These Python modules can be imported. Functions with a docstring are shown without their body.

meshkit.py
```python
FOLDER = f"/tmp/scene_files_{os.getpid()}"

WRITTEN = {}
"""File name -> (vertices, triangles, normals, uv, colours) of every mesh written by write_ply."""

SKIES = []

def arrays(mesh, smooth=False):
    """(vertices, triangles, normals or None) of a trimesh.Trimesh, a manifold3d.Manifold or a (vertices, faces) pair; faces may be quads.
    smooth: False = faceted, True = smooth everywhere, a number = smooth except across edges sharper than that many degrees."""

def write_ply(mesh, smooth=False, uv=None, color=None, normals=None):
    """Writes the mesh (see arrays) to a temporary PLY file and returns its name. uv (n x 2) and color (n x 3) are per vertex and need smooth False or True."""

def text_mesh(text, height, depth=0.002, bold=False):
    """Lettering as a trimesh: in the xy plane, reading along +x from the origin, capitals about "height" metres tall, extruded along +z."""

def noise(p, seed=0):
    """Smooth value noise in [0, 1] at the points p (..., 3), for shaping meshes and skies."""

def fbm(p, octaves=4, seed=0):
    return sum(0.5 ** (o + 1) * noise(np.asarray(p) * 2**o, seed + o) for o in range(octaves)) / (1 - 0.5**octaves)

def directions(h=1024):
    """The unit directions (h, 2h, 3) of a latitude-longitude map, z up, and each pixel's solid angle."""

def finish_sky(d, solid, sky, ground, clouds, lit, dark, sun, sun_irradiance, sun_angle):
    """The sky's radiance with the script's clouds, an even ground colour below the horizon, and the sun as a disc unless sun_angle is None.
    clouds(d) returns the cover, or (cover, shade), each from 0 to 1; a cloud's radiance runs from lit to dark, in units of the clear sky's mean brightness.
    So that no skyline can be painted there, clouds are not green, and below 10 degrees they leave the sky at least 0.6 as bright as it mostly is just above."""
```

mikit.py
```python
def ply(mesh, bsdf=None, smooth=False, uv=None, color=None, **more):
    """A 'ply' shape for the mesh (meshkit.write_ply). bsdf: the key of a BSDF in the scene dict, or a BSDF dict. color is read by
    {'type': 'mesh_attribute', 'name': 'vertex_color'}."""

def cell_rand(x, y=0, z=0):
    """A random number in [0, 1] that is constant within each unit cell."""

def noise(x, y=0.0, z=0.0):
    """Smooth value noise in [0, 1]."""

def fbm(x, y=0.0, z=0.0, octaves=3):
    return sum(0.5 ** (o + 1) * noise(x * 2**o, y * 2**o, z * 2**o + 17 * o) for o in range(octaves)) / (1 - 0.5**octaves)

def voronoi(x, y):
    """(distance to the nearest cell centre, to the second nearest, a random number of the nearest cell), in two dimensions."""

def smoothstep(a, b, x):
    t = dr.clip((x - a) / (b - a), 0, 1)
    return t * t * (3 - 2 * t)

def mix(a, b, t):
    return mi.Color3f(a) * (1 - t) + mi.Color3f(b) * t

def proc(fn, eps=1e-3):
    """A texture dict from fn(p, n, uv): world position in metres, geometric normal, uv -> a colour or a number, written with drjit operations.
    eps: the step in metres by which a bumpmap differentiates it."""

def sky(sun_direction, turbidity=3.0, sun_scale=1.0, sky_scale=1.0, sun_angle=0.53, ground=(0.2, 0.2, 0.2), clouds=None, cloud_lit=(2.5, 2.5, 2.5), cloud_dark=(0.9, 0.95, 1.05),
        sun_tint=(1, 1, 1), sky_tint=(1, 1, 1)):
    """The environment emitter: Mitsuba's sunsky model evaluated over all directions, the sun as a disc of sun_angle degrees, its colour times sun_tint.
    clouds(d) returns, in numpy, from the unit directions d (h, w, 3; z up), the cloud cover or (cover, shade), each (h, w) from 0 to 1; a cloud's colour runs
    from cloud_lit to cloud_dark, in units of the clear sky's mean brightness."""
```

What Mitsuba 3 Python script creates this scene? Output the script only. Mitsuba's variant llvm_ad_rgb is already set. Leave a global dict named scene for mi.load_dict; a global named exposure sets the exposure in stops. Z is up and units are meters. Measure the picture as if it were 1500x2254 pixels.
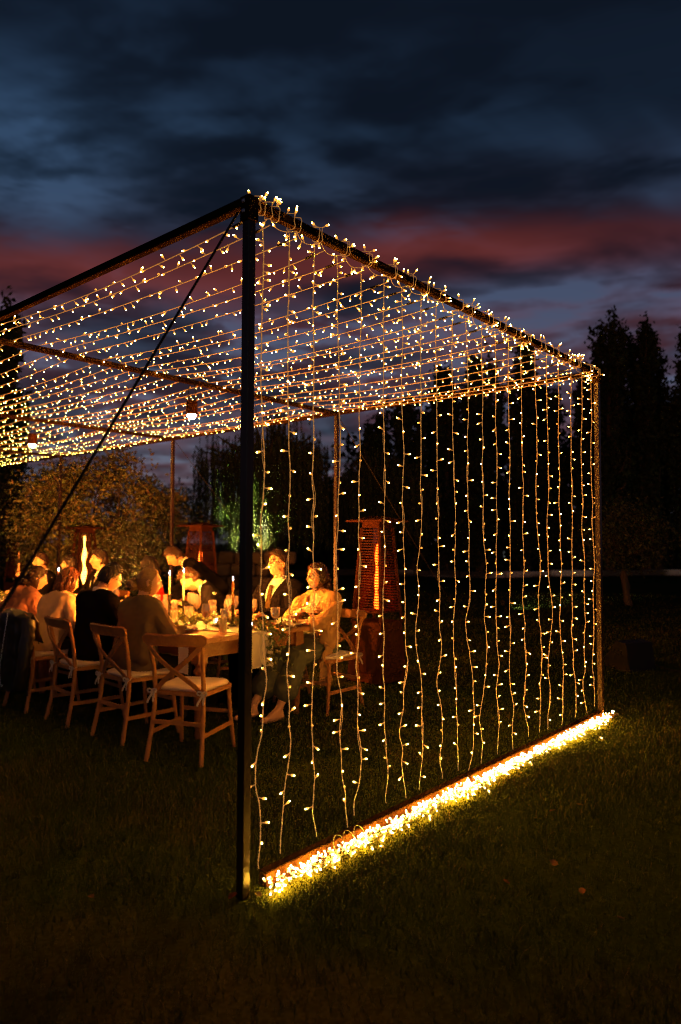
import math, random
import numpy as np, trimesh
import manifold3d as m3
import drjit as dr
import mitsuba as mi
import mikit, meshkit

T = mi.ScalarTransform4f
scene, labels = {}, {}
rng = np.random.default_rng(11)
random.seed(11)

# ---------------------------------------------------------------- camera, sky, exposure
exposure = 1.3
CAM = (0.0, 0.0, 1.482)
PITCH, ROLL = 0.0450, 0.00337
scene['camera'] = {
    'type': 'thinlens', 'fov': 51.41, 'fov_axis': 'x', 'near_clip': 0.05, 'far_clip': 1500.0,
    'aperture_radius': 0.0075, 'focus_distance': 4.3,
    'to_world': T().look_at(origin=list(CAM), target=[0.0, math.cos(PITCH), CAM[2] + math.sin(PITCH)], up=[-ROLL, 0, 1])}


def sky_clouds(d):
    """Broken dusk cloud: dark navy above, a red sunset band low down, blue-grey gaps."""
    az = np.degrees(np.arctan2(d[..., 0], d[..., 1]))
    el = np.degrees(np.arcsin(np.clip(d[..., 2], -1, 1)))
    # cloud noise lives on a plane 1 unit overhead, so it shrinks towards the horizon
    k = 1.0 / np.maximum(d[..., 2] + 0.12, 0.1)
    p = np.stack([d[..., 0] * k, d[..., 1] * k, 0 * k], -1)
    q = p + 0.5 * np.stack([meshkit.fbm(p * 1.1, 3, 5), meshkit.fbm(p * 1.1 + 7, 3, 6), 0 * k], -1)
    n1 = meshkit.fbm(q * np.array([1.5, 2.2, 1]), 5, 1)
    n2 = meshkit.fbm(q * np.array([2.6, 3.8, 1]) + 3.1, 5, 2)
    rot = np.stack([d[..., 0] * k * .8 + d[..., 1] * k * .6, -d[..., 0] * k * .6 + d[..., 1] * k * .8, 0 * k], -1)
    streak = meshkit.fbm(rot * np.array([0.9, 4.0, 1]) + 2.0, 5, 9)
    ss = lambda a, b, x: (lambda t: t * t * (3 - 2 * t))(np.clip((x - a) / (b - a), 0, 1))
    g = lambda x, s: np.exp(-0.5 * (x / s) ** 2)
    n3 = meshkit.fbm(q * np.array([7.5, 12.0, 1]) + 1.7, 5, 4)          # ragged small cloud
    tex = .48 * n2 + .52 * n3
    blue = 0.015 + (0.62 * ss(.40, .72, .6 * streak + .4 * n1) * ss(.36, .62, tex) * ss(46, 25, el) + .10 * ss(.42, .62, tex) * ss(44, 30, el)) * ss(21.5, 25, el)
    pl = g((az + 25.5 - .35 * (el - 27)) / 6.0, 1) * g((el - 27.3) / 3.2, 1)
    blue += 1.55 * pl * (.12 + 1.15 * ss(.30, .74, tex))
    low = ss(21.5, 16.5, el)
    blue = blue * (1 - .6 * low) + low * (0.04 + .34 * ss(.36, .66, .4 * n1 + .6 * n3) + .62 * ss(.54, .66, tex) * ss(3, 9, el))
    blue += 0.95 * g((az - 17) / 8.5, 1) * g((el - 18.0) / 1.9, 1) * (.06 + 1.1 * ss(.34, .74, tex))
    band = g((el - 22.7 + .11 * np.maximum(5 - az, 0) + .05 * np.maximum(az - 8, 0) + 1.6 * (n1 - .5) + 2.6 * (n3 - .5)) / (.95 + .6 * n2), 1) * (.70 + .8 * (tex - .5)) * (1 - .62 * ss(10, 27, az)) * ss(-80, -26, az + 6)
    red = 0.90 * band + low * (0.05 + .34 * ss(.36, .70, .5 * n1 + .5 * n2)) + 0.05 * ss(31, 22, el) * ss(.35, .6, tex)
    tot = np.maximum(blue + red, 1)
    blue, red = np.clip(blue / tot, 0, 1), np.clip(red / tot, 0, 1)
    cover = 1 - blue
    shade = 1 - red / np.maximum(cover, 1e-4)
    return cover, np.clip(shade, 0, 1)


scene['sky'] = mikit.sky([0.2, -1.0, 0.45], sun_scale=0.0, sky_scale=0.45, sky_tint=(0.82, 1.0, 1.22), ground=(0.03, 0.03, 0.03),
                         clouds=sky_clouds, cloud_lit=(2.1, 0.36, 0.27), cloud_dark=(0.047, 0.083, 0.172))
scene['sky']['sampling_weight'] = 250.0

# light levels (scene units)
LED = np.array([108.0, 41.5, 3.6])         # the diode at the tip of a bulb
SLEEVE_HALO = np.array([0.66, 0.225, 0.026])     # the sleeve round it, its amber glow standing in for lens bloom
WIRE_GLOW = np.array([.115, .050, .011])      # glow added to the wires, brighter than the bulbs light them
FLAME = np.array([15500.0, 3900.0, 400.0])

# ---------------------------------------------------------------- frame of the lit canopy: s runs back to the left, w along the front
A = math.radians(40.5715)
DL = np.array([-math.cos(A), math.sin(A)])
DF = np.array([math.sin(A), math.cos(A)])
C0 = np.array([-0.4037, 3.0343])


def W(s, w, z=0.0):
    p = C0 + DL * s + DF * w
    return np.array([p[0], p[1], z])


def FR(s, w, z=0.0, h=0.0):
    """4x4 frame at (s, w, z), its y axis pointing along +w turned by h degrees towards +s."""
    c, n = math.cos(math.radians(h)), math.sin(math.radians(h))
    f = DL * n + DF * c
    r = np.array([f[1], -f[0]])
    M = np.eye(4)
    M[:2, 0], M[:2, 1], M[:3, 3] = r, f, W(s, w, z)
    return M


def tf(M):
    return T(M.tolist()) if not isinstance(M, mi.ScalarTransform4f) else M


def ply(mesh, bsdf, smooth=False, color=None, **more):
    if color is not None and smooth is not True and smooth is not False:
        smooth = True
    return mikit.ply(mesh, bsdf, smooth=smooth, color=color, **more)


# ---------------------------------------------------------------- naming
def numbered(key):
    if not any(k == key or k.startswith(key + '__') for k in list(scene) + list(labels)):
        return key
    i = 1
    while True:
        k = f'{key}_{i:03d}'
        if k not in taken:
            return k
        i += 1


taken, counters = set(), {}


def fresh(key):
    n = counters.get(key, -1) + 1
    counters[key] = n
    k = key if n == 0 else f'{key}_{n:03d}'
    taken.add(k)
    return k


def thing(name, label, cat, group=None, kind=None):
    key = fresh(name)
    labels[key] = {'label': label, 'category': cat}
    if group:
        labels[key]['group'] = group
    if kind:
        labels[key]['kind'] = kind
    return key


def put(parent, name, shape, M=None, **info):
    key = fresh(f'{parent}__{name}')
    if M is not None:
        shape = {**shape, 'to_world': tf(M)}
    scene[key] = shape
    if info:
        labels[key] = info
    return key


def solo(key, shape, M=None):
    if M is not None:
        shape = {**shape, 'to_world': tf(M)}
    scene[key] = shape
    return key


# ---------------------------------------------------------------- mesh helpers
class MB:
    def __init__(self):
        self.v, self.f, self.c, self.n = [], [], [], 0

    def add(self, v, f, col=None):
        v = np.asarray(v, float)
        self.v.append(v)
        self.f.append(np.asarray(f, int) + self.n)
        self.n += len(v)
        if col is not None:
            self.c.append(np.broadcast_to(np.asarray(col, float), (len(v), 3)))
        return self

    def mesh(self):
        return np.vstack(self.v), np.vstack(self.f)

    def colors(self):
        return np.vstack(self.c) if self.c else None

    def tube(self, p, r, n=6, col=None, cap=True):
        v, f = tube(p, r, n, cap)
        return self.add(v, f, col)

    def box(self, size, M=None, ch=0.0, col=None):
        v, f = boxv(size, ch)
        if M is not None:
            v = xf(M, v)
        return self.add(v, f, col)


def xf(M, v):
    v = np.asarray(v, float)
    return v @ M[:3, :3].T + M[:3, 3]


def TR(x, y, z):
    M = np.eye(4)
    M[:3, 3] = x, y, z
    return M


def RX(a):
    M = np.eye(4); c, s = math.cos(math.radians(a)), math.sin(math.radians(a))
    M[1, 1], M[1, 2], M[2, 1], M[2, 2] = c, -s, s, c
    return M


def RY(a):
    M = np.eye(4); c, s = math.cos(math.radians(a)), math.sin(math.radians(a))
    M[0, 0], M[0, 2], M[2, 0], M[2, 2] = c, s, -s, c
    return M


def RZ(a):
    M = np.eye(4); c, s = math.cos(math.radians(a)), math.sin(math.radians(a))
    M[0, 0], M[0, 1], M[1, 0], M[1, 1] = c, -s, s, c
    return M


def frames(p):
    p = np.asarray(p, float)
    t = np.gradient(p, axis=0)
    t /= np.linalg.norm(t, axis=1, keepdims=True) + 1e-12
    a = np.cross(t, [0.013, 0.021, 1.0])
    bad = np.linalg.norm(a, axis=1) < 0.12
    a[bad] = np.cross(t[bad], [1.0, 0.02, 0.01])
    a /= np.linalg.norm(a, axis=1, keepdims=True)
    for i in range(1, len(a)):
        b = a[i - 1] - t[i] * (a[i - 1] @ t[i])
        a[i] = b / (np.linalg.norm(b) + 1e-12)
    return t, a, np.cross(t, a)


def tube(p, r, n=6, cap=True):
    p = np.asarray(p, float)
    r = np.broadcast_to(r, (len(p),))
    t, a, b = frames(p)
    an = np.arange(n) * 2 * np.pi / n
    v = p[:, None] + r[:, None, None] * (np.cos(an)[None, :, None] * a[:, None] + np.sin(an)[None, :, None] * b[:, None])
    i, j = np.meshgrid(np.arange(len(p) - 1), np.arange(n), indexing='ij')
    q = np.stack([i * n + j, i * n + (j + 1) % n, (i + 1) * n + (j + 1) % n, (i + 1) * n + j], -1).reshape(-1, 4)
    f = np.vstack([q[:, [0, 1, 2]], q[:, [0, 2, 3]]])
    v = v.reshape(-1, 3)
    if cap:
        m = len(v)
        v = np.vstack([v, p[0], p[-1]])
        k = np.arange(n)
        e = (len(p) - 1) * n
        f = np.vstack([f, np.stack([k * 0 + m, (k + 1) % n, k], 1), np.stack([k * 0 + m + 1, e + k, e + (k + 1) % n], 1)])
    return v, f


def boxv(size, ch=0.0):
    x, y, z = np.asarray(size, float) / 2
    if ch <= 0:
        m = trimesh.creation.box([2 * x, 2 * y, 2 * z])
        return np.array(m.vertices), np.array(m.faces)
    pts = []
    for sx in (-1, 1):
        for sy in (-1, 1):
            for sz in (-1, 1):
                pts += [(sx * (x - ch), sy * (y - ch), sz * z), (sx * (x - ch), sy * y, sz * (z - ch)), (sx * x, sy * (y - ch), sz * (z - ch))]
    h = trimesh.convex.convex_hull(np.array(pts))
    return np.array(h.vertices), np.array(h.faces)


def lathe(prof, n=20, M=None):
    """prof: list of (radius, z), from the bottom up."""
    prof = np.asarray(prof, float)
    an = np.arange(n) * 2 * np.pi / n
    v = np.stack([prof[:, :1] * np.cos(an), prof[:, :1] * np.sin(an), np.broadcast_to(prof[:, 1:], (len(prof), n))], -1).reshape(-1, 3)
    i, j = np.meshgrid(np.arange(len(prof) - 1), np.arange(n), indexing='ij')
    q = np.stack([i * n + j, i * n + (j + 1) % n, (i + 1) * n + (j + 1) % n, (i + 1) * n + j], -1).reshape(-1, 4)
    f = np.vstack([q[:, [0, 1, 2]], q[:, [0, 2, 3]]])
    if M is not None:
        v = xf(M, v)
    return v, f


def beam(a, b, wd, ht, ch=0.004):
    """Box bar from a to b (centre line), wd across, ht high."""
    a, b = np.asarray(a, float), np.asarray(b, float)
    L = np.linalg.norm(b - a)
    y = (b - a) / L
    up = np.array([0, 0, 1.0]) if abs(y[2]) < .95 else np.array([DF[0], DF[1], 0])
    x = np.cross(y, up); x /= np.linalg.norm(x)
    z = np.cross(x, y)
    M = np.eye(4)
    M[:3, 0], M[:3, 1], M[:3, 2], M[:3, 3] = x, y, z, (a + b) / 2
    v, f = boxv((wd, L, ht), ch)
    return xf(M, v), f


def rgb(*c):
    return {'type': 'rgb', 'value': [float(x) for x in c]}


def area(c, weight=1.0):
    return {'type': 'area', 'radiance': rgb(*c), 'sampling_weight': float(weight)}


# ---------------------------------------------------------------- materials
def two(b):
    return {'type': 'twosided', 'b': b}


VC = {'type': 'mesh_attribute', 'name': 'vertex_color'}
scene['m_cloth'] = two({'type': 'diffuse', 'reflectance': VC})
scene['m_skin'] = two({'type': 'principled', 'base_color': VC, 'roughness': 0.45, 'specular': 0.35})
scene['m_hair'] = two({'type': 'principled', 'base_color': VC, 'roughness': 0.38, 'specular': 0.4})
scene['m_leaf'] = two({'type': 'diffuse', 'reflectance': VC})
scene['m_wire'] = {'type': 'diffuse', 'reflectance': rgb(.76, .54, .27)}
scene['m_bulb'] = {'type': 'diffuse', 'reflectance': rgb(.8, .75, .6)}
scene['m_black'] = two({'type': 'principled', 'base_color': rgb(.010, .009, .008), 'roughness': 0.55, 'specular': 0.25})
scene['m_leather'] = two({'type': 'principled', 'base_color': rgb(.016, .014, .013), 'roughness': 0.36})
scene['m_metal'] = two({'type': 'roughconductor', 'material': 'Cr', 'alpha': 0.2})
scene['m_glass'] = {'type': 'blendbsdf', 'weight': 0.05, 'a': {'type': 'thindielectric', 'int_ior': 1.5}, 'b': two({'type': 'diffuse', 'reflectance': rgb(.8, .78, .72)})}
scene['m_china'] = {'type': 'plastic', 'diffuse_reflectance': rgb(.78, .74, .66)}
scene['m_plum'] = two({'type': 'principled', 'base_color': rgb(.12, .03, .02), 'roughness': 0.3})


def steel_col(p, n, uv):
    a = mikit.fbm(p.x * 5, p.y * 5, p.z * 4)
    return mikit.mix((.014, .007, .0035), (.030, .0155, .007), mikit.smoothstep(.25, .75, a)) 


scene['m_steel'] = two({'type': 'diffuse', 'reflectance': mikit.proc(steel_col)})

scene['m_post'] = two({'type': 'principled', 'base_color': mikit.proc(steel_col), 'roughness': 0.33, 'specular': 0.55})


def wood_col(p, n, uv):
    a = mikit.fbm(p.x * 26 + p.z * 9, p.y * 26 - p.z * 7, p.z * 14)
    b = mikit.noise(p.x * 140, p.y * 140, p.z * 60)
    return mikit.mix((.30, .118, .036), (.47, .205, .066), a) * (0.86 + .25 * b)


scene['m_chairwood'] = two({'type': 'principled', 'base_color': mikit.proc(wood_col), 'roughness': 0.5, 'specular': 0.35})
GX, GY = DL  # grain of the table runs along s


def table_col(p, n, uv):
    s = p.x * float(DL[0]) + p.y * float(DL[1])
    w = p.x * float(DF[0]) + p.y * float(DF[1])
    a = mikit.fbm(s * 2.2, w * 38, p.z * 30)
    b = mikit.noise(s * 14, w * 170, p.z * 120)
    k = mikit.smoothstep(.60, .75, mikit.fbm(s * 5, w * 9, p.z * 6))
    return mikit.mix(mikit.mix((.20, .072, .022), (.36, .140, .050), a), (.09, .04, .02), k * .5) * (0.8 + .35 * b)


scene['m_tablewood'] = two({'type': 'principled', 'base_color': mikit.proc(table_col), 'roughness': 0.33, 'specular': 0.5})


def lit_top_col(p, n, uv):
    return table_col(p, n, uv) * mi.Color3f(1.7, 2.0, 2.4)  # table wood lightened so the planks look candle-lit


scene['m_tabletop_lit'] = two({'type': 'principled', 'base_color': mikit.proc(lit_top_col), 'roughness': 0.3, 'specular': 0.5})


def lawn_col(p, n, uv):
    a = mikit.fbm(p.x * .9, p.y * .9, 0)
    b = mikit.fbm(p.x * 14, p.y * 14, 0)
    c = mikit.noise(p.x * 90, p.y * 90, 0)
    g = mikit.mix((.015, .023, .006), (.032, .046, .011), b)
    return mikit.mix(g, mi.Color3f(.05, .038, .014), mikit.smoothstep(.5, .8, a) * .6) * (.6 + .7 * c)


scene['m_lawn'] = {'type': 'diffuse', 'reflectance': mikit.proc(lawn_col)}
scene['m_bark'] = two({'type': 'diffuse', 'reflectance': rgb(.10, .075, .05)})
scene['m_stone'] = two({'type': 'diffuse', 'reflectance': mikit.proc(lambda p, n, uv: mikit.mix((.06, .048, .036), (.14, .11, .085), mikit.fbm(p.x * 5, p.y * 5, p.z * 7)))})
scene['m_white'] = two({'type': 'diffuse', 'reflectance': mikit.proc(lambda p, n, uv: mikit.mix((.06, .055, .05), (.55, .54, .50), mikit.smoothstep(.5, .8, mikit.noise(p.x * .8, p.y * .8, p.z * 2))))})  # bright and dim stretches imitate patchy light along the wall
scene['m_render'] = two({'type': 'diffuse', 'reflectance': rgb(.13, .10, .085)})
scene['m_rust'] = two({'type': 'diffuse', 'reflectance': rgb(.055, .019, .0095)})
scene['m_cord'] = two({'type': 'diffuse', 'reflectance': rgb(.035, .03, .028)})


def vcol(v, base, amp=.25, freq=30.0, seed=0):
    n = meshkit.fbm(np.asarray(v) * freq, 3, seed)[:, None]
    return np.clip(np.asarray(base, float) * (1 + amp * 2 * (n - .5)), 0.001, .95)

# ================================================================ SETTING
def gz(x, y):
    x, y = np.asarray(x, float), np.asarray(y, float)
    t = np.clip((y - 14) / 12, 0, 1)
    z = .28 * t * t * (3 - 2 * t) - 0.030 * np.clip(y - 30, 0, 120)
    p = np.stack([x * .35, y * .35, 0 * x], -1)
    near = np.clip((y - 12) / 8, 0, 1)
    return z + (meshkit.fbm(p, 2, 3) - .5) * .22 * near


def build_lawn():
    u = np.linspace(-1, 1, 241)
    xs = np.sinh(u * 4.6) / math.sinh(4.6) * 420
    t = np.linspace(0, 1, 261)
    ys = -30 + np.sinh(t * 5.0) / math.sinh(5.0) * 520 + t * 30
    X, Y = np.meshgrid(xs, ys)
    Z = gz(X, Y)
    n, m = X.shape
    i, j = np.meshgrid(np.arange(n - 1), np.arange(m - 1), indexing='ij')
    q = np.stack([i * m + j, i * m + j + 1, (i + 1) * m + j + 1, (i + 1) * m + j], -1).reshape(-1, 4)
    k = thing('lawn', 'dark mown lawn under the lit canopy and out to the trees', 'lawn', kind='structure')
    solo(k, ply((np.stack([X, Y, Z], -1).reshape(-1, 3), q), 'm_lawn', smooth=True))


build_lawn()


def build_grass():
    g = np.random.default_rng(5)
    P = []
    for y0, y1, dens in ((1.5, 3.2, 8200), (3.2, 4.6, 6800), (4.6, 6.6, 4200), (6.6, 9.5, 2000), (9.5, 14, 850), (14, 20, 330)):
        hw = 0.52 * y1 + 0.5
        n = int(dens * (y1 - y0) * 2 * hw * .82)
        x, y = g.uniform(-hw, hw, n), g.uniform(y0, y1, n)
        keep = np.abs(x) < 0.50 * y + 0.6
        P.append(np.stack([x[keep], y[keep]], 1))
    P = np.vstack(P)
    # along the light bundle the blades stand denser
    n = 26000
    P = np.vstack([P, C0 + np.outer(-np.abs(g.normal(.10, .22, n)) + .06, DL) + np.outer(g.uniform(0, 4.15, n), DF)])
    pt = meshkit.fbm(np.stack([P[:, 0] * 1.1, P[:, 1] * 1.1, 0 * P[:, 0]], 1), 3, 21)
    P = P[g.uniform(0, 1, len(P)) < .30 + 1.2 * np.clip(pt - .25, 0, 1)]
    n = len(P)
    s = (P - C0) @ DL; w = (P - C0) @ DF
    lump = meshkit.fbm(np.stack([P[:, 0] * 3.1, P[:, 1] * 3.1, 0 * s], 1), 3, 8)
    h = g.uniform(.016, .044, n) * (.6 + .9 * lump) * np.clip(.9 + P[:, 1] * .03, 1, 1.5)
    inb = (s > -.16) & (s < .03) & (w > .05) & (w < 4.1)
    h[inb] *= .3
    patch = meshkit.fbm(np.stack([P[:, 0] * 1.1, P[:, 1] * 1.1, 0 * s], 1), 3, 21)
    h *= .55 + .9 * patch
    wd = g.uniform(.0008, .0017, n) * np.clip(P[:, 1] / 3.0, .9, 4.0)
    az, lean = g.uniform(0, 2 * np.pi, n), g.uniform(.1, .95, n) * h
    d = np.stack([np.cos(az), np.sin(az), 0 * az], 1)
    side = np.stack([-np.sin(az + g.normal(0, .6, n)), np.cos(az), 0 * az], 1)
    base = np.stack([P[:, 0], P[:, 1], gz(P[:, 0], P[:, 1]) - .002], 1)
    mid = base + d * (lean * .35)[:, None] + np.array([0, 0, 1]) * (h * .6)[:, None]
    tip = base + d * lean[:, None] + np.array([0, 0, 1]) * (h * .98)[:, None]
    sw_ = side * wd[:, None]
    v = np.stack([base - sw_, base + sw_, mid - sw_ * .75, mid + sw_ * .75, tip], 1).reshape(-1, 3)
    k = np.arange(n)[:, None] * 5
    f = np.concatenate([k + [0, 1, 3], k + [0, 3, 2], k + [2, 3, 4]], 0)
    dry = (g.uniform(0, 1, n) < .06 + .35 * np.clip(lump - .45, 0, 1) + .45 * np.clip(patch - .5, 0, 1))[:, None]
    green = np.array([.046, .063, .016]) * g.uniform(.55, 1.35, n)[:, None] * np.array([1, 1, 1]) + g.uniform(0, .012, n)[:, None] * np.array([1, .5, .05])
    straw = np.array([.15, .11, .046]) * g.uniform(.5, 1.1, n)[:, None]
    col = np.where(dry, straw, green)
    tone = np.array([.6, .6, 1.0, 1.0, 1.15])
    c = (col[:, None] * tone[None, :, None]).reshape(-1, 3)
    kk = thing('grass', 'short mown grass blades covering the lawn', 'grass', kind='stuff')
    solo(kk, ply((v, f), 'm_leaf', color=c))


build_grass()


def fallen_leaf(x, y, size, h, label, col):
    g = np.random.default_rng(int(abs(x) * 1000) + int(y * 100))
    n = 13
    t = np.linspace(0, 1, n)
    wv = np.sin(np.pi * t ** .8) * .38 * (1 + .12 * np.sin(t * 19))
    size, col = size * .72, np.array(col) * .62
    L = np.stack([t - .5, wv, .10 * (t - .5) ** 2 + wv * .38], 1)
    R = np.stack([t - .5, -wv, .10 * (t - .5) ** 2 + wv * .25], 1)
    Cc = np.stack([t - .5, 0 * t, .10 * (t - .5) ** 2 - .02], 1)
    v = np.vstack([L, Cc, R]) * size
    f = []
    for i in range(n - 1):
        for a in (0, n):
            f += [[a + i, a + i + 1, a + n + i + 1], [a + i, a + n + i + 1, a + n + i]]
    stem, sf = tube([np.array([-.5, 0, 0]) * size, np.array([-.72, .05, .05]) * size], .025 * size, 4)
    mb = MB().add(v, f, col).add(stem, sf, np.array(col) * .6)
    M = TR(x, y, float(gz(x, y)) + h) @ RZ(g.uniform(0, 360)) @ RX(g.uniform(-22, 22)) @ RY(g.uniform(-15, 15))
    vv, ff = mb.mesh()
    k = thing('fallen_leaf', label, 'leaf')
    solo(k, ply((vv, ff), 'm_leaf', color=mb.colors() * (0.8 + .4 * meshkit.noise(vv * 400)[:, None])), M)


for a in [(-.440, 2.985, .070, .030, 'curled reddish brown dead leaf at the foot of the near corner post', (.22, .07, .03)),
          (-.335, 3.005, .050, .026, 'pale yellowish dead leaf between the corner post and the light bundle', (.46, .33, .15)),
          (1.34, 4.01, .065, .035, 'tall curled tan dead leaf on the grass right of the bright light bundle', (.36, .20, .09)),
          (1.16, 3.93, .055, .03, 'flat rust brown dead leaf left of the tall curled tan leaf', (.26, .12, .05)),
          (.98, 3.30, .07, .03, 'pale orange dead leaf out on the dark grass right of the bundle', (.36, .17, .07)),
          (1.02, 3.04, .055, .03, 'small orange dead leaf just in front of the pale orange one', (.30, .13, .05)),
          (.72, 3.12, .05, .028, 'dark brown dead leaf closest to the bundle on the right-hand grass', (.2, .08, .03)),
          (1.10, 2.82, .05, .03, 'narrow tan dead leaf nearest to the camera on the right-hand grass', (.30, .17, .08)),
          (-1.02, 2.98, .045, .028, 'small rust brown dead leaf on the dark grass left of the corner post', (.25, .11, .05))]:
    fallen_leaf(*a)


# ---------------------------------------------------------------- trees
def leaf_quads(P, size, g, flat=0.0, droop=None):
    wid = .24 if droop is None else .13
    """A folded leaf of four triangles at each point."""
    n = len(P)
    u = g.normal(0, 1, (n, 3)); u[:, 2] *= (1 - flat)
    if droop is not None:
        u = u * .25 + np.array([0, 0, -1.0]) * droop
    u /= np.linalg.norm(u, axis=1, keepdims=True)
    r = g.normal(0, 1, (n, 3))
    v = np.cross(u, r); v /= np.linalg.norm(v, axis=1, keepdims=True) + 1e-9
    nn = np.cross(u, v)
    s = np.broadcast_to(size, (n,))[:, None]
    q = np.stack([P - u * s * .5, P + v * s * wid + nn * s * .06, P + u * s * .5, P - v * s * wid + nn * s * .06], 1).reshape(-1, 3)
    k = np.arange(n)[:, None] * 4
    return q, np.concatenate([k + [0, 1, 2], k + [0, 2, 3]], 0)


def crown_colors(n, base, g, k=4):
    c = np.array(base) * g.uniform(.5, 1.5, n)[:, None] * (1 + g.normal(0, .12, (n, 3)))
    return np.repeat(np.clip(c, .002, .5), k, axis=0)


def tree_trunk(key, pts, r0, r1, M):
    mb = MB()
    for p, ra, rb in pts:
        mb.tube(p, np.linspace(ra, rb, len(p)), 7)
    put(key, 'trunk', ply(mb.mesh(), 'm_bark', smooth=40), M)


def poplar(x, y, h, w, label, seed, base=(.036, .047, .020), leafs=10500):
    w, h = w * 1.18, h * .9
    g = np.random.default_rng(seed)
    k = thing('poplar_tree', label, 'tree', 'tall poplars behind the lawn')
    z0 = float(gz(x, y))
    M = TR(x, y, z0)
    br, P = [], []
    tr = np.stack([np.cumsum(g.normal(0, .03, 9)), np.cumsum(g.normal(0, .03, 9)), np.linspace(-.1, h * .93, 9)], 1)
    br.append((tr, .22, .03))
    nb = 74
    for i in range(nb):
        t = (i + g.uniform(0, 1)) / nb
        zb = h * (.01 + .84 * t)
        rad = w * .92 * (.34 + .66 * math.sin(math.pi * min(1, (.10 + t * .88))) ** .8) * g.uniform(.45, 1.12)
        az = g.uniform(0, 2 * np.pi)
        L = h * g.uniform(.12, .27) * (1.1 - .45 * t)
        d = np.array([math.cos(az), math.sin(az)])
        q = np.stack([d[0] * rad * np.array([0, .68, .93, 1]), d[1] * rad * np.array([0, .68, .93, 1]), zb + L * np.array([0, .14, .5, 1])], 1)
        q[:, :2] += np.interp(zb, tr[:, 2], tr[:, 0]), np.interp(zb, tr[:, 2], tr[:, 1])
        br.append((q, .05, .012))
        m = int(leafs / nb * g.uniform(.4, 1.5))
        tt = g.beta(2.2, 1.3, m)
        c = np.stack([np.interp(tt, [0, .33, .66, 1], q[:, j]) for j in range(3)], 1)
        P.append(c + g.normal(0, 1, (m, 3)) * np.array([w * .10, w * .10, h * .018]))
    for q, ra, rb in br[:1] + br[1::3]:
        pass
    tree_trunk(k, br[:1] + br[1::2], 0, 0, M)
    P = np.vstack(P)
    P = P[P[:, 2] > .25]
    v, f = leaf_quads(P, g.uniform(.16, .32, len(P)), g)
    put(k, 'crown', ply((v, f), 'm_leaf', color=crown_colors(len(P), base, g)), M)


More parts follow.
